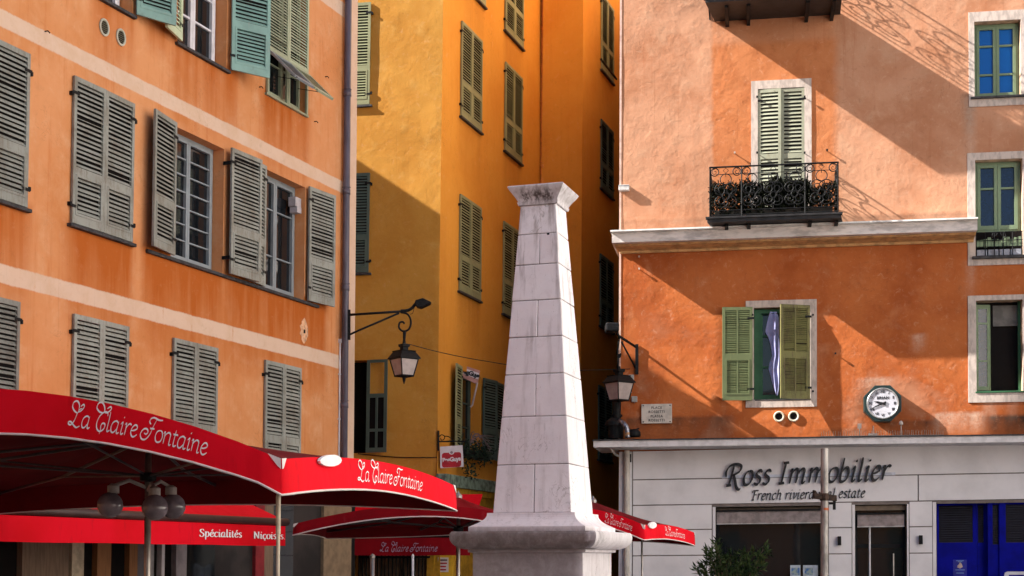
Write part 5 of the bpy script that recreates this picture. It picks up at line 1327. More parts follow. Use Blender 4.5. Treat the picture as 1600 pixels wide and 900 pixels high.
# lantern on the corner of the left building
Zl=L.W(_pu,7).y-.25
def lp(x,y,dz=0): return at(x,y,Zl+dz)
o_=lp(545,520); LN1=thing('wall_lantern','black scrolled bracket lantern on the corner building downpipe with spotlight above','lantern',loc(o_.x,o_.y,0))
rel=lambda x,y,dz=0: lp(x,y,dz)-Vector((o_.x,o_.y,0))
mb=MB(); a=rel(545,484); b=rel(545,531); mb.box(a.x-.02,a.x+.03,-.02,.02,b.z,a.z); mb.build('wall_plate',M_iron,LN1)
mb=MB(); mb.tube([rel(545,492),rel(636,486)],.022,10); mb.tube([rel(546,523),rel(560,516.5),rel(624,489)],.018,10)
mb.tube(cat_rom([rel(626,486),rel(637,485),rel(644,481),rel(649,475)],6),.028,10)
mb.build('bracket_arm',M_iron,LN1,smooth=True)
mb=MB(); mb.tube(cat_rom([rel(626,488),rel(637,491),rel(642,502),rel(639,514),rel(630,517.5),rel(623.5,512),rel(624.5,504.5),rel(629.5,503),rel(632,506)],6),.018,8)
mb.tube([rel(632,517),rel(631.5,535)],[.03,.02],8); mb.build('scroll',M_iron,LN1,smooth=True)
mb=MB()
P=[rel(648,475),rel(650,470),rel(661,467),rel(674,473),rel(672,475.5),rel(658,482),rel(651,480)]
f1=[mb.add(p+Vector((0,-.10,0))) for p in P]; f2=[mb.add(p+Vector((0,.10,0))) for p in P]; mb.f.append(f1); mb.mi.append(0); mb.f.append(f2[::-1]); mb.mi.append(0)
for k in range(7): mb.f.append([f1[k],f1[(k+1)%7],f2[(k+1)%7],f2[k]]); mb.mi.append(0)
mb.build('spotlight',M_iron,LN1,bevel=.01)
mb=MB(); mb.tube(cat_rom([rel(647,481),rel(645,489),rel(641,491)],5),.006,5); mb.build('cable_loop',M_iron,LN1)
lantern_body(LN1,rel(631.5,534)+Vector((0,0,-.0)),(at(0,559,Zl).z-at(0,587,Zl).z)-.02,.178,.118,R_(38))
# lantern at the left edge of the terracotta house
Zr=RF.W(R_L,6).y-.45
def rp(x,y,dz=0): return at(x,y,Zr+dz)
o2=rp(995,560); LN2=thing('wall_lantern','black bracket lantern on the terracotta wall above the street name plaque','lantern',loc(o2.x,o2.y,0))
rl=lambda x,y,dz=0: rp(x,y,dz)-Vector((o2.x,o2.y,0))
wy=RF.W(RF.uv(995,560)[0],6).y-Zr
mb=MB(); a=rl(995,538,wy-.03); b=rl(995,585,wy-.03); mb.box(a.x-.03,a.x+.03,a.y-.03,a.y+.02,b.z,a.z); mb.build('wall_plate',M_iron,LN2)
mb=MB(); mb.tube([rl(995,543,wy),rl(967,525,-.1)],.026,10); mb.tube([rl(993,575,wy),rl(971,534,-.1)],.018,8); mb.tube(cat_rom([rl(967,526,-.1),rl(964,519,-.12),rl(962,512,-.15)],5),.028,8); mb.build('bracket_arm',M_iron,LN2,smooth=True)
mb=MB(); mb.tube(cat_rom([rl(968,527,-.1),rl(966,540,-.1),rl(965,552,-.1),rl(968,558,-.1),rl(970,552,-.1)],5),.02,8); mb.tube([rl(966,553,-.1),rl(965.5,578,-.1)],.022,8); mb.build('scroll',M_iron,LN2,smooth=True)
mb=MB(); a=rl(957,512,-.2); mb.box(a.x-.14,a.x+.12,a.y-.16,a.y+.16,a.z-.09,a.z+.08); mb.build('spotlight',M_iron,LN2,bevel=.03)
lantern_body(LN2,rl(967,574,-.1),(at(0,600,Zr).z-at(0,627,Zr).z),.20,.132,R_(38))
# small grey junction boxes beside it
for x,y,s in ((986.5,590.5,.055),(991.5,624,.055)):
    u,v=RF.uv(x,y); t=thing('junction_box','small grey junction box on the terracotta wall '+('level with the lantern roof' if y<600 else 'below the lantern'),'junction box',mount(RF,u,v))
    mb=MB(); mb.box(-s,s,-.07,0,-s,s); mb.build('housing',simple('grey_plastic_box',(.42,.40,.39),.5),t,bevel=.006)
    mb=MB(); mb.tube([(0,-.03,-s),(0,-.03,-.30 if y<600 else -s-.02)],.010,6); mb.build('conduit',simple('grey_conduit',(.4,.38,.37),.5),t)
# cables across the alley mouth
ca=lp(640,538)
def cable(label,pts,r=.008):
    p0=Vector(pts[0]); t=MB(); t.tube([Vector(p)-p0 for p in cat_rom(pts,8)],r,5); o=t.build('cable',M_iron); o.location=p0; tag(o,label,'cable'); return o
pe=RF.W(RF.uv(985,577)[0],RF.uv(985,577)[1],.05); m1=at(757,564,28.6); m2=at(860,578,28.6)
cable('thin black cable strung from the hanging lantern across the alley mouth',[ca,lp(690,551,1.0),m1,m2,pe])
q0=YF.W(YF.uv(560,706)[0],YF.uv(560,709)[1],.03); q1=YF.W(YF.uv(620,714)[0],YF.uv(620,714.5)[1],.03); q2=YF.W(YF.uv(683,712)[0],YF.uv(683,715)[1],.03)
cable('thin dark cable running low along the ochre wall',[q0,q1,q2],.010)
# ============================================================ SIGNS IN THE ALLEY
M_signw=simple('white_enamel_sign',(.70,.64,.68),.4,var=.05); M_signr=simple('dark_red_sign_paint',(.42,.008,.02),.45)
sg=A.uv(687,690); SG=thing('hanging_sign','square white shop sign with a dark red badge hanging from a scrolled bracket','sign',loc(*A.W(sg[0],0)[:2],0))
b0=A.W(sg[0],sg[1]); Zs=b0.y-.05
def spx(x,y,d=0): p=at(x,y,Zs+d); return p-Vector((b0.x,b0.y,0))
mb=MB(); mb.tube([spx(687.5,673.5),spx(687.5,705)],.022,8); mb.tube([spx(687.5,690.5),spx(731,690)],.016,8); mb.tube(cat_rom([spx(688,684),spx(692,680),spx(697,682),spx(696,687),spx(692,688),spx(691,685)],5),.010,6); mb.tube(cat_rom([spx(697,682),spx(704,683),spx(712,690)],5),.010,6); br=mb.build('bracket',M_iron,SG)
mb=MB(); c=[spx(690,698.5),spx(725,696),spx(727,729.5),spx(690.5,732)]; 
mb.hexa([c[3],c[2],c[2]+Vector((0,.03,0)),c[3]+Vector((0,.03,0)),c[0],c[1],c[1]+Vector((0,.03,0)),c[0]+Vector((0,.03,0))]); mb.build('board',M_signw,SG)
def badge(pts,d,m,name): 
    mb=MB(); f=[mb.add(spx(x,y)+Vector((0,-d,0))) for x,y in pts]; mb.f.append(f); mb.mi.append(0); return mb.build(name,m,SG)
def rr(x0,y0,x1,y1,r,n=5):
    out=[]
    for cx,cy,a0 in ((x1-r,y0+r,-90),(x1-r,y1-r,0),(x0+r,y1-r,90),(x0+r,y0+r,180)):
        for k in range(n+1): a=R_(a0+90*k/n); out.append((cx+r*math.cos(a),cy+r*math.sin(a)))
    return out
badge([(x,y-(x-707)*.05) for x,y in rr(693,707.5,723,730.5,4)],.004,M_signr,'badge')
badge([(708+4.6*math.cos(2*math.pi*k/20),706+4.8*math.sin(2*math.pi*k/20)) for k in range(20)],.007,M_signw,'handle_disc')
badge([(708+2.2*math.cos(2*math.pi*k/14),707.5+2.2*math.sin(2*math.pi*k/14)) for k in range(14)],.010,simple('grey_spot',(.30,.22,.25),.6),'handle_spot')
p=spx(708,718.5); put_text('BagGuys',.118,SG,(p.x,p.y-.010,p.z),M_signw,extrude=.001,bold=.006,rot=Matrix.Rotation(R_(-6),3,'Y'),spacing=.92)
Zw=A.W(A6o[0],5).y+.4
bw=A.W(A6o[0]+.75,0); SG2=thing('tilted_sign','black, pink and white striped name board on a bent strut in the flower window','sign',loc(bw.x,bw.y,0))
def s2(x,y,d=0): return at(x,y,bw.y-.15+d)-Vector((bw.x,bw.y,0))
c=[s2(720.5,569.5),s2(750,579),s2(746,600.5),s2(723,590)]
mb=MB(); mb.hexa([c[3],c[2],c[2]+Vector((0,.05,0)),c[3]+Vector((0,.05,0)),c[0],c[1],c[1]+Vector((0,.05,0)),c[0]+Vector((0,.05,0))]); mb.build('board',simple('pink_sign',(.50,.26,.24),.6),SG2)
mb=MB(); c2=[s2(722.5,574),s2(748.5,583),s2(747.5,593),s2(724,584)]; f=[mb.add(p+Vector((0,-.004,0))) for p in c2]; mb.f.append(f); mb.mi.append(0); mb.build('stripe',M_signw,SG2)
p=s2(735.5,583.6); put_text('BagGuys',.135,SG2,(p.x,p.y-.008,p.z),M_letter,extrude=.001,bold=.008,rot=Matrix.Rotation(R_(19),3,'Y'),spacing=.85)
mb=MB(); mb.tube([s2(746,598),s2(738,633),s2(735,636)],.022,6); mb.build('strut',simple('white_strut',(.5,.42,.42),.5),SG2)
mb=MB(); mb.tube([s2(720.5,570),s2(718,588)],.02,6); mb.build('frame_edge',simple('white_strut2',(.5,.45,.47),.5),SG2)
# ============================================================ PLANTS
def leaf_mat(name,c1,c2):
    m,nt,b=newmat(name); q=NT(nt)
    g=q.n('ShaderNodeNewGeometry'); r=g.outputs['Random Per Island']
    c=q.mix(r,c1,c2); c=q.mix(q.rng(q.noise(q.coord('Object'),5,3),.4,.65,0,.5),c,tuple(x*.55 for x in c1))
    q.l(c,b.inputs['Base Color']); b.inputs['Roughness'].default_value=.65; b.inputs['Specular IOR Level'].default_value=.12
    return m
M_leafd=leaf_mat('dark_leaves',(.006,.009,.005),(.016,.019,.008)); M_leafb=leaf_mat('bush_leaves',(.020,.045,.014),(.06,.085,.025)); M_leafi=leaf_mat('ivy_leaves',(.012,.030,.018),(.05,.07,.05))
def leafquad(mb,p,d,L_,W_):
    d=d.normalized(); s=d.cross(Vector((random.uniform(-1,1),random.uniform(-1,1),random.uniform(-1,1)))); 
    if s.length<1e-4: s=Vector((1,0,0))
    s.normalize(); n=d.cross(s)*.15
    mb.face([p,p+d*L_*.45+s*W_*.5+n*L_,p+d*L_,p+d*L_*.45-s*W_*.5+n*L_])
def rv(): 
    while True:
        v=Vector((random.uniform(-1,1),random.uniform(-1,1),random.uniform(-1,1)))
        if .05<v.length<1: return v.normalized()
# balcony plants: uneven dark mass behind the railing
random.seed(21)
BP=[(1113,1165,276,344,'dark leafy plant behind the left end of the balcony railing',1000),(1160,1222,275,344,'dense dark plant filling the balcony railing in front of the door',1500),(1210,1262,270,344,'tall dark plant right of the middle of the balcony',1400),(1255,1304,286,344,'sparser dark plant at the right end of the balcony railing',900)]
for x0,x1,yt,yb,lab,n in BP:
    w0=D-.22; a=RF.uv(x0,yb,w0); b=RF.uv(x1,yt,w0); uc=(a[0]+b[0])/2; t=thing('balcony_plant',lab,'plant',mount(RF,uc,vb+.09,w0),'plants along the balcony railing')
    W2=(b[0]-a[0])/2; Hh=b[1]-a[1]; H0=.0
    mb=MB(); mb.box(-W2*.85,W2*.85,-.09,.09,0,.16); mb.build('trough',simple('dark_trough',(.03,.025,.02),.8),t)
    mb=MB(); 
    for k in range(5): x=(k-2)/2.5*W2; mb.tube(cat_rom([(x,0,.1),(x*1.1+random.uniform(-.05,.05),-.02,Hh*.5),(x*1.15+random.uniform(-.1,.1),-.06,Hh*random.uniform(.75,.98))],4),[.010]*9,5)
    mb.build('stem',M_iron,t)
    mb=MB()
    for k in range(int(n*1.7)):
        x=random.uniform(-1.08,1.08); top=Hh*(.80+.25*noise.noise(Vector((x*2.2,uc*3,1)))); z=.05+(top-.05)*random.random()**.75
        p=Vector((x*W2,random.uniform(-.16,.12),z))
        if noise.noise(p*4.5+Vector((uc,0,0)))<-.30: continue
        leafquad(mb,p,rv()+Vector((0,-.3,.1)),random.uniform(.05,.11),random.uniform(.022,.045))
    mb.build('foliage',M_leafd,t)
# trailing planter under the alley window
pu_=A.uv(738,706,.2); PL=thing('window_planter','trailing green plant in a box under the alley window','plant',mount(A,pu_[0],pu_[1],.16))
mb=MB(); mb.box(-.75,.9,-.12,.10,-.14,.02); mb.build('box',M_iron,PL)
mb=MB(); random.seed(5)
for k in range(520):
    x=random.uniform(-.85,1.0); dz=random.gauss(.02,.14); 
    if -.55<x<-.15: dz=random.uniform(-.62,.15)
    leafquad(mb,Vector((x,random.uniform(-.22,.05),dz)),rv()+Vector((0,-.4,-.3)),random.uniform(.06,.12),random.uniform(.03,.06))
mb.build('foliage',M_leafi,PL)
mb=MB()
for k in range(16): a=random.uniform(-.5,.9); mb.tube(cat_rom([(-.2,-.05,.1),(-.2+a*.4,-.15,.32+random.uniform(0,.1)),(-.2+a*1.0,-.3,.2+random.uniform(-.2,.2))],4),.006,4)
mb.build('stem',simple('dry_stem',(.22,.15,.16),.8),PL)
# oleander bush in front of the agency window
random.seed(33)
bp=at(1140,890,25.3); BU=thing('potted_shrub','dark green oleander shrub with narrow leaves before the agency window','shrub',loc(bp.x,bp.y,0))
mb=MB(); mb.lathe([(.26,0),(.34,.5),(.37,.52),(.33,.52),(.30,.46)],20); mb.build('pot',simple('terracotta_pot',(.30,.13,.07),.8),BU)
tips=[]; mb=MB()
HT=[(1088,889),(1096,884),(1104,876),(1112,862),(1118,850),(1119,846),(1126,868),(1134,872),(1142,866),(1150,869),(1160,864),(1168,868),(1178,861),(1188,870),(1196,853),(1199,864),(1191,884),(1108,868),(1172,880),(1154,882),(1127,886),(1104,860),(1100,893)]
for x,y in HT:
    q_=at(x,y,25.3+random.uniform(-.35,.35))-Vector((bp.x,bp.y,0)); b_=Vector((q_.x*.12,q_.y*.12,.5))
    md=Vector((q_.x*.55,q_.y*.5,.5+(q_.z-.5)*.65)); C_=cat_rom([b_,md,q_],8); mb.tube(C_,[.016*(1-.8*k/(len(C_)-1)) for k in range(len(C_))],5); tips.append(C_)
mb.build('stem',simple('brown_stem',(.10,.07,.04),.8),BU)
mb=MB()
for C_ in tips:
    n=len(C_)
    for k in range(int(n*.28),n):
        d=(C_[min(k+1,n-1)]-C_[max(k-1,0)]).normalized()
        for j in range(6):
            v=(d*.75+rv()*.85); leafquad(mb,C_[k]+rv()*.02,v,random.uniform(.10,.17),random.uniform(.022,.034))
mb.build('foliage',M_leafb,BU)
# ============================================================ CLOCK
cu_=RF.uv(1377.5,632.5); CK=thing('wall_clock','round white clock with roman numerals in a dark green octagonal case','clock',mount(RF,cu_[0],cu_[1],0))
rc=.348; D_=.24
oct_=lambda r:[(r*math.cos(R_(22.5+45*k))/math.cos(R_(22.5)),r*math.sin(R_(22.5+45*k))/math.cos(R_(22.5))) for k in range(8)]
mb=MB(); mb.prism(oct_(rc),.02,D_); mb.build('case',simple('dark_green_case',(.010,.028,.026),.35,var=.1,spec=.5),CK,bevel=.012)
mb=MB(); n=40; mb.tube([(.285*math.cos(2*math.pi*k/n),-D_-.012,.285*math.sin(2*math.pi*k/n)) for k in range(n)],.016,8,closed=True); mb.build('bezel',M_steel,CK,smooth=True)
mb=MB(); mb.prism([(.285*math.cos(2*math.pi*k/n),.285*math.sin(2*math.pi*k/n)) for k in range(n)],D_-.01,D_+.006); mb.build('dial',simple('clock_dial',(.58,.58,.64),.4,var=.05),CK)
for k,tx in enumerate(['XII','I','II','III','IIII','V','VI','VII','VIII','IX','X','XI']):
    a=R_(30*k); put_text(tx,.075,CK,(.225*math.sin(a),-D_-.010,.225*math.cos(a)),M_letter,name='numeral',extrude=.001,bold=.001,rot=Matrix.Rotation(a,3,'Y') if k in (0,1,11) else None,spacing=.85)
put_text('BRIAN',.075,CK,(.005,-D_-.010,.105),M_letter,extrude=.001,bold=.002,spacing=1.1)
def hand(name,ang,l,w,b):
    a=R_(ang); dx,dz=math.sin(a),math.cos(a); px,pz=-dz,dx; mb=MB()
    pts=[(-dx*b+px*w*1.2,-dz*b+pz*w*1.2),(-dx*b-px*w*1.2,-dz*b-pz*w*1.2),(dx*l*.55-px*w,dz*l*.55-pz*w),(dx*l,dz*l),(dx*l*.55+px*w,dz*l*.55+pz*w)]
    mb.prism(pts,D_+.014,D_+.020); mb.build(name,M_letter,CK)
hand('hour_hand',285,.175,.018,.06); hand('minute_hand',246,.245,.013,.07)
mb=MB(); mb.lathe([(.0,D_),(.022,D_),(.022,D_+.03),(0,D_+.03)],12,(0,0,0),axis='y'); mb.build('hub',M_letter,CK)
# ============================================================ PLAQUE, FITTINGS ON THE TERRACOTTA WALL
pq=RF.rect([(1002.5,632),(1050,631),(1050,661),(1002.5,662.5)]); PQ=thing('street_name_plaque','cream street name plaque with black capitals in two languages','sign',mount(RF,(pq[0]+pq[1])/2,(pq[2]+pq[3])/2,0))
w2=(pq[1]-pq[0])/2; h2=(pq[3]-pq[2])/2
mb=MB(); mb.box(-w2,w2,-.045,0,-h2,h2); mb.build('plate',simple('cream_enamel',(.60,.53,.46),.45,var=.1),PQ,bevel=.005)
for z,tx in ((h2*.60,'PLACE'),(h2*.18,'ROSSETTI'),(-h2*.28,'PLASSA'),(-h2*.70,'ROSSETTI')): put_text(tx,.068,PQ,(0,-.047,z),M_letter,extrude=.001,bold=.0012,spacing=1.12)
for sx in (-1,1):
    for sz in (-1,1): mb=MB(); mb.lathe([(0,.045),(.013,.046),(.013,.052),(0,.054)],8,(sx*w2*.88,0,sz*h2*.84),axis='y'); mb.build('screw',M_iron,PQ)
u,v=RF.uv(976,295); SC=thing('wall_lamp','small white box lamp high at the left edge of the terracotta wall','lamp',mount(RF,u,v,0))
mb=MB(); mb.box(-.11,.10,-.12,0,-.055,.055); mb.build('housing',simple('white_lamp_housing',(.62,.60,.58),.4),SC,bevel=.01); mb=MB(); mb.box(-.112,.102,-.125,-.02,.03,.045); mb.build('rim',M_steel,SC)
# flue with rain hood and steel elbow on the shop cornice
fz=RF.W(R_L,5).y-.05; f0=at(962,684,fz); FL=thing('flue_pipe','black hooded flue with steel elbow standing on the shop cornice','flue',loc(f0.x,f0.y,f0.z))
def fp(x,y,d=0): return at(x,y,fz+d)-f0
r_=lambda px: px/F_PX*fz
mb=MB(); mb.tube([fp(964,628),fp(964,654)],r_(6.5),14); mb.tube([fp(964,648),fp(964,651)],r_(8.5),14); mb.build('stack',M_iron,FL,smooth=False)
mb=MB(); mb.tube([fp(963,654),fp(962,660),fp(962,665)],[r_(9),r_(16),r_(17)],16); mb.tube([fp(962,665),fp(962,685)],[r_(13),r_(12)],16); mb.build('hood',M_iron,FL)
mb=MB(); mb.tube(cat_rom([fp(967,659,-.1),fp(973,661,-.25),fp(979,669,-.3),fp(981,684,-.3)],6),r_(4.2),12); mb.build('elbow',simple('galvanised_steel',(.30,.31,.36),.35,.8,var=.3,vs=20),FL,smooth=True)
mb=MB(); a=fp(979.8,676,-.3); b=fp(980.5,680,-.3); mb.tube([a,b],r_(4.8),12); mb.build('collar',simple('rusty_collar',(.45,.24,.12),.7),FL)
a=at(991,682,fz-.25); FD=thing('floodlight','small black floodlight lying beside the steel flue elbow','floodlight',loc(*a))
mb=MB(); mb.lathe([(.11,-.01),(.13,.02),(.12,.09),(.07,.14),(.0,.15)],16,(0,0,.0)); mb.build('housing',M_iron,FD,smooth=True); mb=MB(); mb.tube([(-.1,0,.0),(-.1,0,.1),(.1,0,.16)],.012,6); mb.build('yoke',M_iron,FD)
# bird spikes along the shop cornice
random.seed(9); sp0=RF.uv(1282,675,.68)[0]; sp1=RF.uv(1474,675,.68)[0]
BS=thing('bird_spikes','row of thin pale bird spikes along the shop cornice under the clock','bird spikes',mount(RF,sp0,st+.012,.68))
mb=MB(); mb.box(0,sp1-sp0,-.02,.02,-.01,.012); mb.build('base_strip',simple('spike_strip',(.25,.23,.21),.6),BS)
mb=MB(); k=0; u=0.02
while u<sp1-sp0: 
    mb.tube([(u,0,0),(u+random.uniform(-.012,.012),random.uniform(-.03,.03),.10+random.uniform(-.012,.012))],.0036,4); u+=.043+random.uniform(-.008,.008)
o=mb.build('spikes',simple('spike_plastic',(.40,.36,.31),.5),BS); o['kind']='stuff'
for x,y,lab,cap in ((1408,668,'small white mushroom capped sensor on the shop cornice right of the clock',1),(1343,672,'small white box sensor on the shop cornice left of the clock',0)):
    u,v=RF.uv(x,y,.65); t=thing('sensor',lab,'sensor',mount(RF,u,st,.65)); hh=v-st+.05
    mb=MB(); mb.tube([(0,0,0),(0,0,hh)],.010,6); mb.build('stem',M_steel,t)
    mb=MB()
    if cap: mb.lathe([(.035,hh-.0),(.04,hh+.01),(.035,hh+.05),(.015,hh+.075),(0,hh+.078)],12)
    else: mb.box(-.035,.035,-.03,.03,hh-.02,hh+.07)
    mb.build('head',M_surround,t,smooth=bool(cap))
u,v=RF.uv(1364,673,.65); t=thing('bracket_block','flat pale block on the cornice just below the clock','block',mount(RF,u,st+.014,.65)); mb=MB(); mb.box(-.09,.08,-.05,.05,0,.05); mb.build('block',M_surround,t,bevel=.006); mb=MB(); mb.tube([(0,0,.05),(.01,0,.19)],.012,6); mb.build('rod',M_surround,t)
# wasp-yellow lichen and crumbled plaster under the clock
# ============================================================ AGENCY SIGN LETTERS
def shopxy(x,y,w=.10): return suv(x,y,w)
a=shopxy(1132,762.5); b=shopxy(1399,752); SN=thing('shop_sign','large black raised italic agency name across the pale shopfront','shop sign',mount(RF,a[0],0,0))
tx='Ross Immobilier'; w_=text_width(tx,GL,.07)
SX=(b[0]-a[0])/(w_+.55); base0=shopxy(1140,759)[1]; base1=shopxy(1380,750)[1]
def ssurf(x,y,wd):
    bl_=base0+(base1-base0)*x/(b[0]-a[0]); yy=y*1.06
    return Vector((x+RF.lean*(bl_+SL*(a[0]+x)-5),-(.105+wd),bl_+SL*(a[0]+x)+yy))
xx=SX*.22
for word in tx.split(' '):
    for ch in word:
        mb=MB(); xx=ribbon_text(ch,GL,xx,SX,.24,R_(48),.085,.235,mb,ssurf,0,.035,n=6,track=.07); mb.build('letter_'+('capital' if ch.isupper() else 'small'),M_letter,SN)
    xx+=SX*(.42+.07)
a2=shopxy(1176,782); b2=shopxy(1358,777.5); SN2=thing('shop_tagline','smaller black raised italic tagline under the agency name','shop sign',mount(RF,a2[0],0,0))
tx='French riviera real estate'; w_=text_width(tx,GL,.09); S2=(b2[0]-a2[0])/(w_+.4); c0=shopxy(1180,781.5)[1]; c1=shopxy(1350,777)[1]
def tsurf(x,y,wd):
    bl_=c0+(c1-c0)*x/(b2[0]-a2[0]); return Vector((x+RF.lean*(bl_+SL*(a2[0]+x)-5),-(.078+wd),bl_+SL*(a2[0]+x)+y*1.08))
xx=0
for word in tx.split(' '):
    mb=MB(); xx=ribbon_text(word,GL,xx,S2,.24,R_(48),.085,.21,mb,tsurf,0,.02,n=5,track=.09); mb.build('word',M_letter,SN2); xx+=S2*(.42+.09)
# wall lights
for x,y,lab in ((1311.5,845,'small black wall light on the pier left of the glass door'),(1438.5,843.5,'small black wall light on the pier between door and blue doors')):
    u,v=RF.uv(x,y,.08); t=thing('wall_light',lab,'wall light',mount(RF,u,v,.076),'black wall lights of the shopfront'); mb=MB(); mb.box(-.035,.03,-.09,-.012,-.085,.085); mb.build('housing',M_iron,t,bevel=.004); mb=MB(); mb.box(-.02,.02,-.012,0,-.05,.05); mb.build('mount',M_iron,t)
# property sheets in the agency window
PH=simple('printed_photo',(.06,.16,.42),.3,var=.5,vs=9,col2=(.32,.40,.38),lo=.45,hi=.55)
for x0,x1,lab in ((1235,1251,'narrow property sheet with a blue photo in the agency window'),(1255,1278,'wider property sheet in the agency window next to the scaffold pole')):
    p0=suv(x0,883,-.14); p1=suv(x1,882,-.14); t=thing('property_sheet',lab,'poster',mount(RF,(p0[0]+p1[0])/2,p0[1]+SL*p0[0]-.55,-.14)); hw=(p1[0]-p0[0])/2
    mb=MB(); mb.box(-hw,hw,-.01,0,0,.55); mb.build('sheet',simple('paper',(.52,.58,.66),.5),t)
    for z0,z1 in ((.36,.50),(.17,.32)): mb=MB(); mb.box(-hw*.8,hw*(.8 if x0<1240 else .35),-.013,-.0105,z0,z1); mb.build('photo',PH,t)
# ============================================================ SCAFFOLD POLE IN FRONT OF THE SHOP
Zp=22.0
def pp(x,y): return at(x,y,Zp)
p0=pp(1288.3,701); PO=thing('scaffold_pole','weathered grey metal pole with brown clamp in front of the agency sign','pole',loc(p0.x,p0.y,0)); rp_=6.0/F_PX*Zp
mb=MB(); mb.tube([(-.03,0,0),(0,0,p0.z)],rp_,16); mb.build('tube',simple('galvanised_pole',(.40,.37,.345),.5,.4,var=.25,vs=5,bump=.1,stretch=(1,1,.4)),PO,smooth=False)
mb=MB(); z=pp(1288,795.5).z; mb.tube([(-.004,0,z-.018),(-.004,0,z+.018)],rp_*1.03,16); mb.build('tape',simple('orange_tape',(.5,.10,.02),.5),PO)
mb=MB(); z=pp(1288,776).z; mb.tube([(-.004,0,z-.06),(-.004,0,z+.05)],rp_*1.28,12)
mb.hexa([(-.17,-.05,z-.03),(.17,-.05,z-.07),(.17,.05,z-.07),(-.17,.05,z-.03),(-.17,-.05,z+.05),(.17,-.05,z+.02),(.17,.05,z+.02),(-.17,.05,z+.05)])
mb.hexa([(-.17,-.04,z+.05),(-.11,-.04,z+.04),(-.11,.04,z+.04),(-.17,.04,z+.05),(-.18,-.04,z+.10),(-.14,-.04,z+.09),(-.14,.04,z+.09),(-.18,.04,z+.10)]); mb.build('clamp',simple('rusty_clamp',(.05,.028,.018),.8,var=.3,vs=20),PO,bevel=.008)
mb=MB(); z=pp(1288,787).z; mb.tube([(.06,0,z),(.14,-.02,z)],.014,6); mb.box(.12,.155,-.03,.02,z-.09,z+.05); mb.build('clamp_bolt',M_iron,PO)
mb=MB(); mb.lathe([(.22,0),(.22,.05),(.09,.08)],16); mb.build('foot',M_iron,PO)
# ============================================================ CLOTH IN THE WINDOW
q=[(1203,487),(1214,489),(1217,505),(1217,560),(1216.5,600),(1213,618),(1209,612),(1204,590),(1200.5,575),(1205,560),(1211,553),(1207,540),(1203,530),(1201,527),(1195.5,519),(1198,507)]
c0=RF.uv(1206,490,-.05); CL=thing('hanging_cloth','lilac blue shirt hung to dry in the open green window','laundry',mount(RF,c0[0],c0[1],-.05)); 
mb=MB()
rows=[(487,1203,1214),(497,1200,1216.5),(507,1197.5,1217.5),(519,1195.5,1217.5),(527,1200,1217.5),(537,1203,1217.5),(547,1205,1217.5),(556,1206,1217.5),(566,1202.5,1217.5),(576,1200.5,1217.5),(588,1203.5,1217.5),(600,1206.5,1217),(610,1209,1216),(618,1212,1214.5)]
G=[]
for r,(y,xa,xb) in enumerate(rows):
    row=[]
    for k in range(13):
        u,v=RF.uv(xa+(xb-xa)*k/12,y,-.05); w=.014*math.sin(k*.9+r*.35)+.02*noise.noise(Vector((k*.5,r*.4,3)))
        row.append(Vector((u-c0[0],-(w),v-c0[1])))
    G.append(row)
for r in range(len(G)-1):
    for k in range(12): mb.face([G[r][k],G[r][k+1],G[r+1][k+1],G[r+1][k]])
o=mb.build('shirt',simple('lilac_cotton',(.40,.41,.68),.9,var=.06,vs=14),CL,smooth=True,weld=True)
sm=o.modifiers.new('cloth','SOLIDIFY'); sm.thickness=.004
mb=MB(); u0_=RF.uv(1190,488,-.05)[0]-c0[0]; mb.tube([(u0_,0,.0),(.30,0,.0)],.006,5); mb.build('line',M_iron,CL)
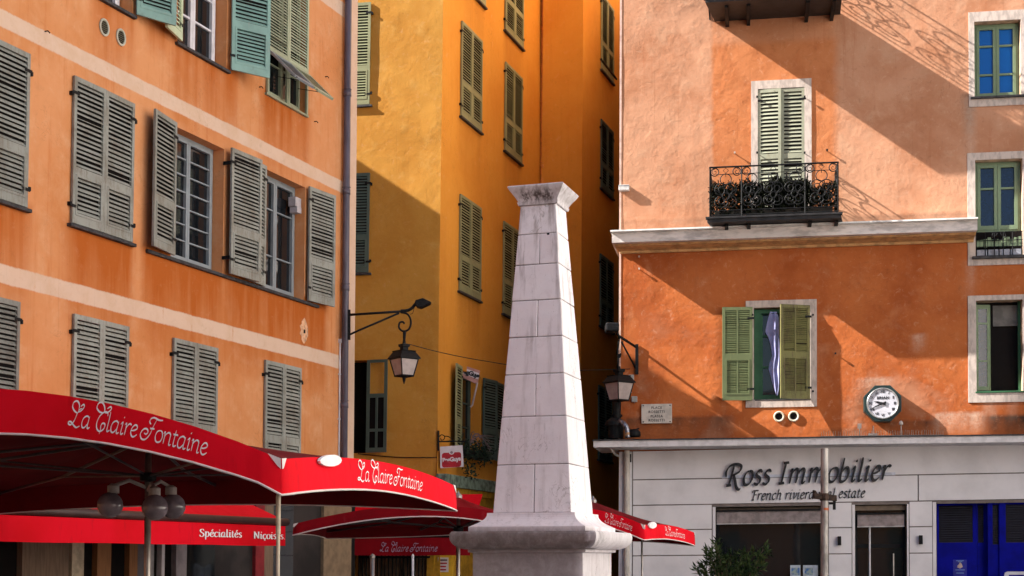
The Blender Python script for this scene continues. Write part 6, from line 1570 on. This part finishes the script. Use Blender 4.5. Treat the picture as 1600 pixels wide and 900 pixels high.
# ============================================================ SMALL NOTICES
u,v=YF.uv(692.5,871,.11); NO=thing('notice','white notice with printed lines on the yellow pilaster','notice',mount(YF,u,v,.104)); 
mb=MB(); mb.box(-.11,.11,-.006,0,-.30,.0); mb.build('sheet',M_signw,NO)
for k,tx in enumerate(['BONJOUR','OUVERT','MIDI','SOIR']):
    pass
for k in range(4): mb=MB(); wd=(.085,.08,.06,.062)[k]; mb.box(-wd,wd,-.009,-.0065,-.052-.066*k-.018,-.052-.066*k+.012); mb.build('printed_line',M_signr if k else simple('ink',(.08,.02,.04),.6),NO)
u,v=suv(1500,876,-.19); NB2=thing('door_notice','small printed sticker with a pale drop shape on the blue door','sticker',mount(RF,u,v+SL*u,-.198))
mb=MB(); mb.box(-.125,.125,-.003,0,-.30,.02); mb.build('sheet',simple('blue_sticker',(.008,.015,.33),.3),NB2)
mb=MB(); mb.prism([(-.05,-.13),(.0,-.15),(.05,-.12),(.03,-.06),(0,-.03),(-.02,-.07),(-.045,-.09)],.0035,.006); mb.build('flame',simple('pale_flame',(.6,.45,.38),.5),NB2)
M_lb=simple('light_blue_ink',(.18,.30,.62),.5)
for z,wd in ((.0,.07),(-.02,.04),(-.175,.085),(-.235,.07)): mb=MB(); mb.box(-wd,wd,-.006,-.0035,z-.008,z+.006); mb.build('printed_line',M_lb,NB2)
u,v=suv(1587,893,.3); WS=thing('rounded_board','white rounded board edge by the blue doors','board',mount(RF,u,0,.35)); 
mb=MB(); hgt=RF.uv(1587,893,.35)[1]; pts=[(-.21,.6),(1.0,.6),(1.0,hgt),(-.15,hgt),(-.195,hgt-.02),(-.21,hgt-.07)]; mb.prism(pts,0,.04); mb.build('board',M_white,WS); mb=MB(); mb.prism([(-.13,.65),(.95,.65),(.95,hgt-.06),(-.13,hgt-.06)],.041,.045); mb.build('panel',M_blue,WS)
mb=MB(); mb.tube([(.1,-.02,0),(.1,-.02,.62)],.03,8); mb.build('leg',M_steel,WS); mb=MB(); mb.tube([(.8,-.02,0),(.8,-.02,.62)],.03,8); mb.build('leg',M_steel,WS)
# posts in front of the gate
for x,r,m,lab in ((582,.045,M_alu,'stubby grey post in front of the barred gate'),(645,.022,M_white,'thin white post in front of the barred gate')):
    p=at(x,867,26.5); t=thing('post',lab,'post',loc(p.x,p.y,0)); mb=MB(); mb.tube([(0,0,0),(0,0,p.z-.06)],r,12); mb.build('shaft',m,t,smooth=True); mb=MB(); mb.lathe([(r*1.15,p.z-.06),(r*1.2,p.z-.02),(r*.6,p.z+.01),(0,p.z+.02)],12); mb.build('cap',m,t)
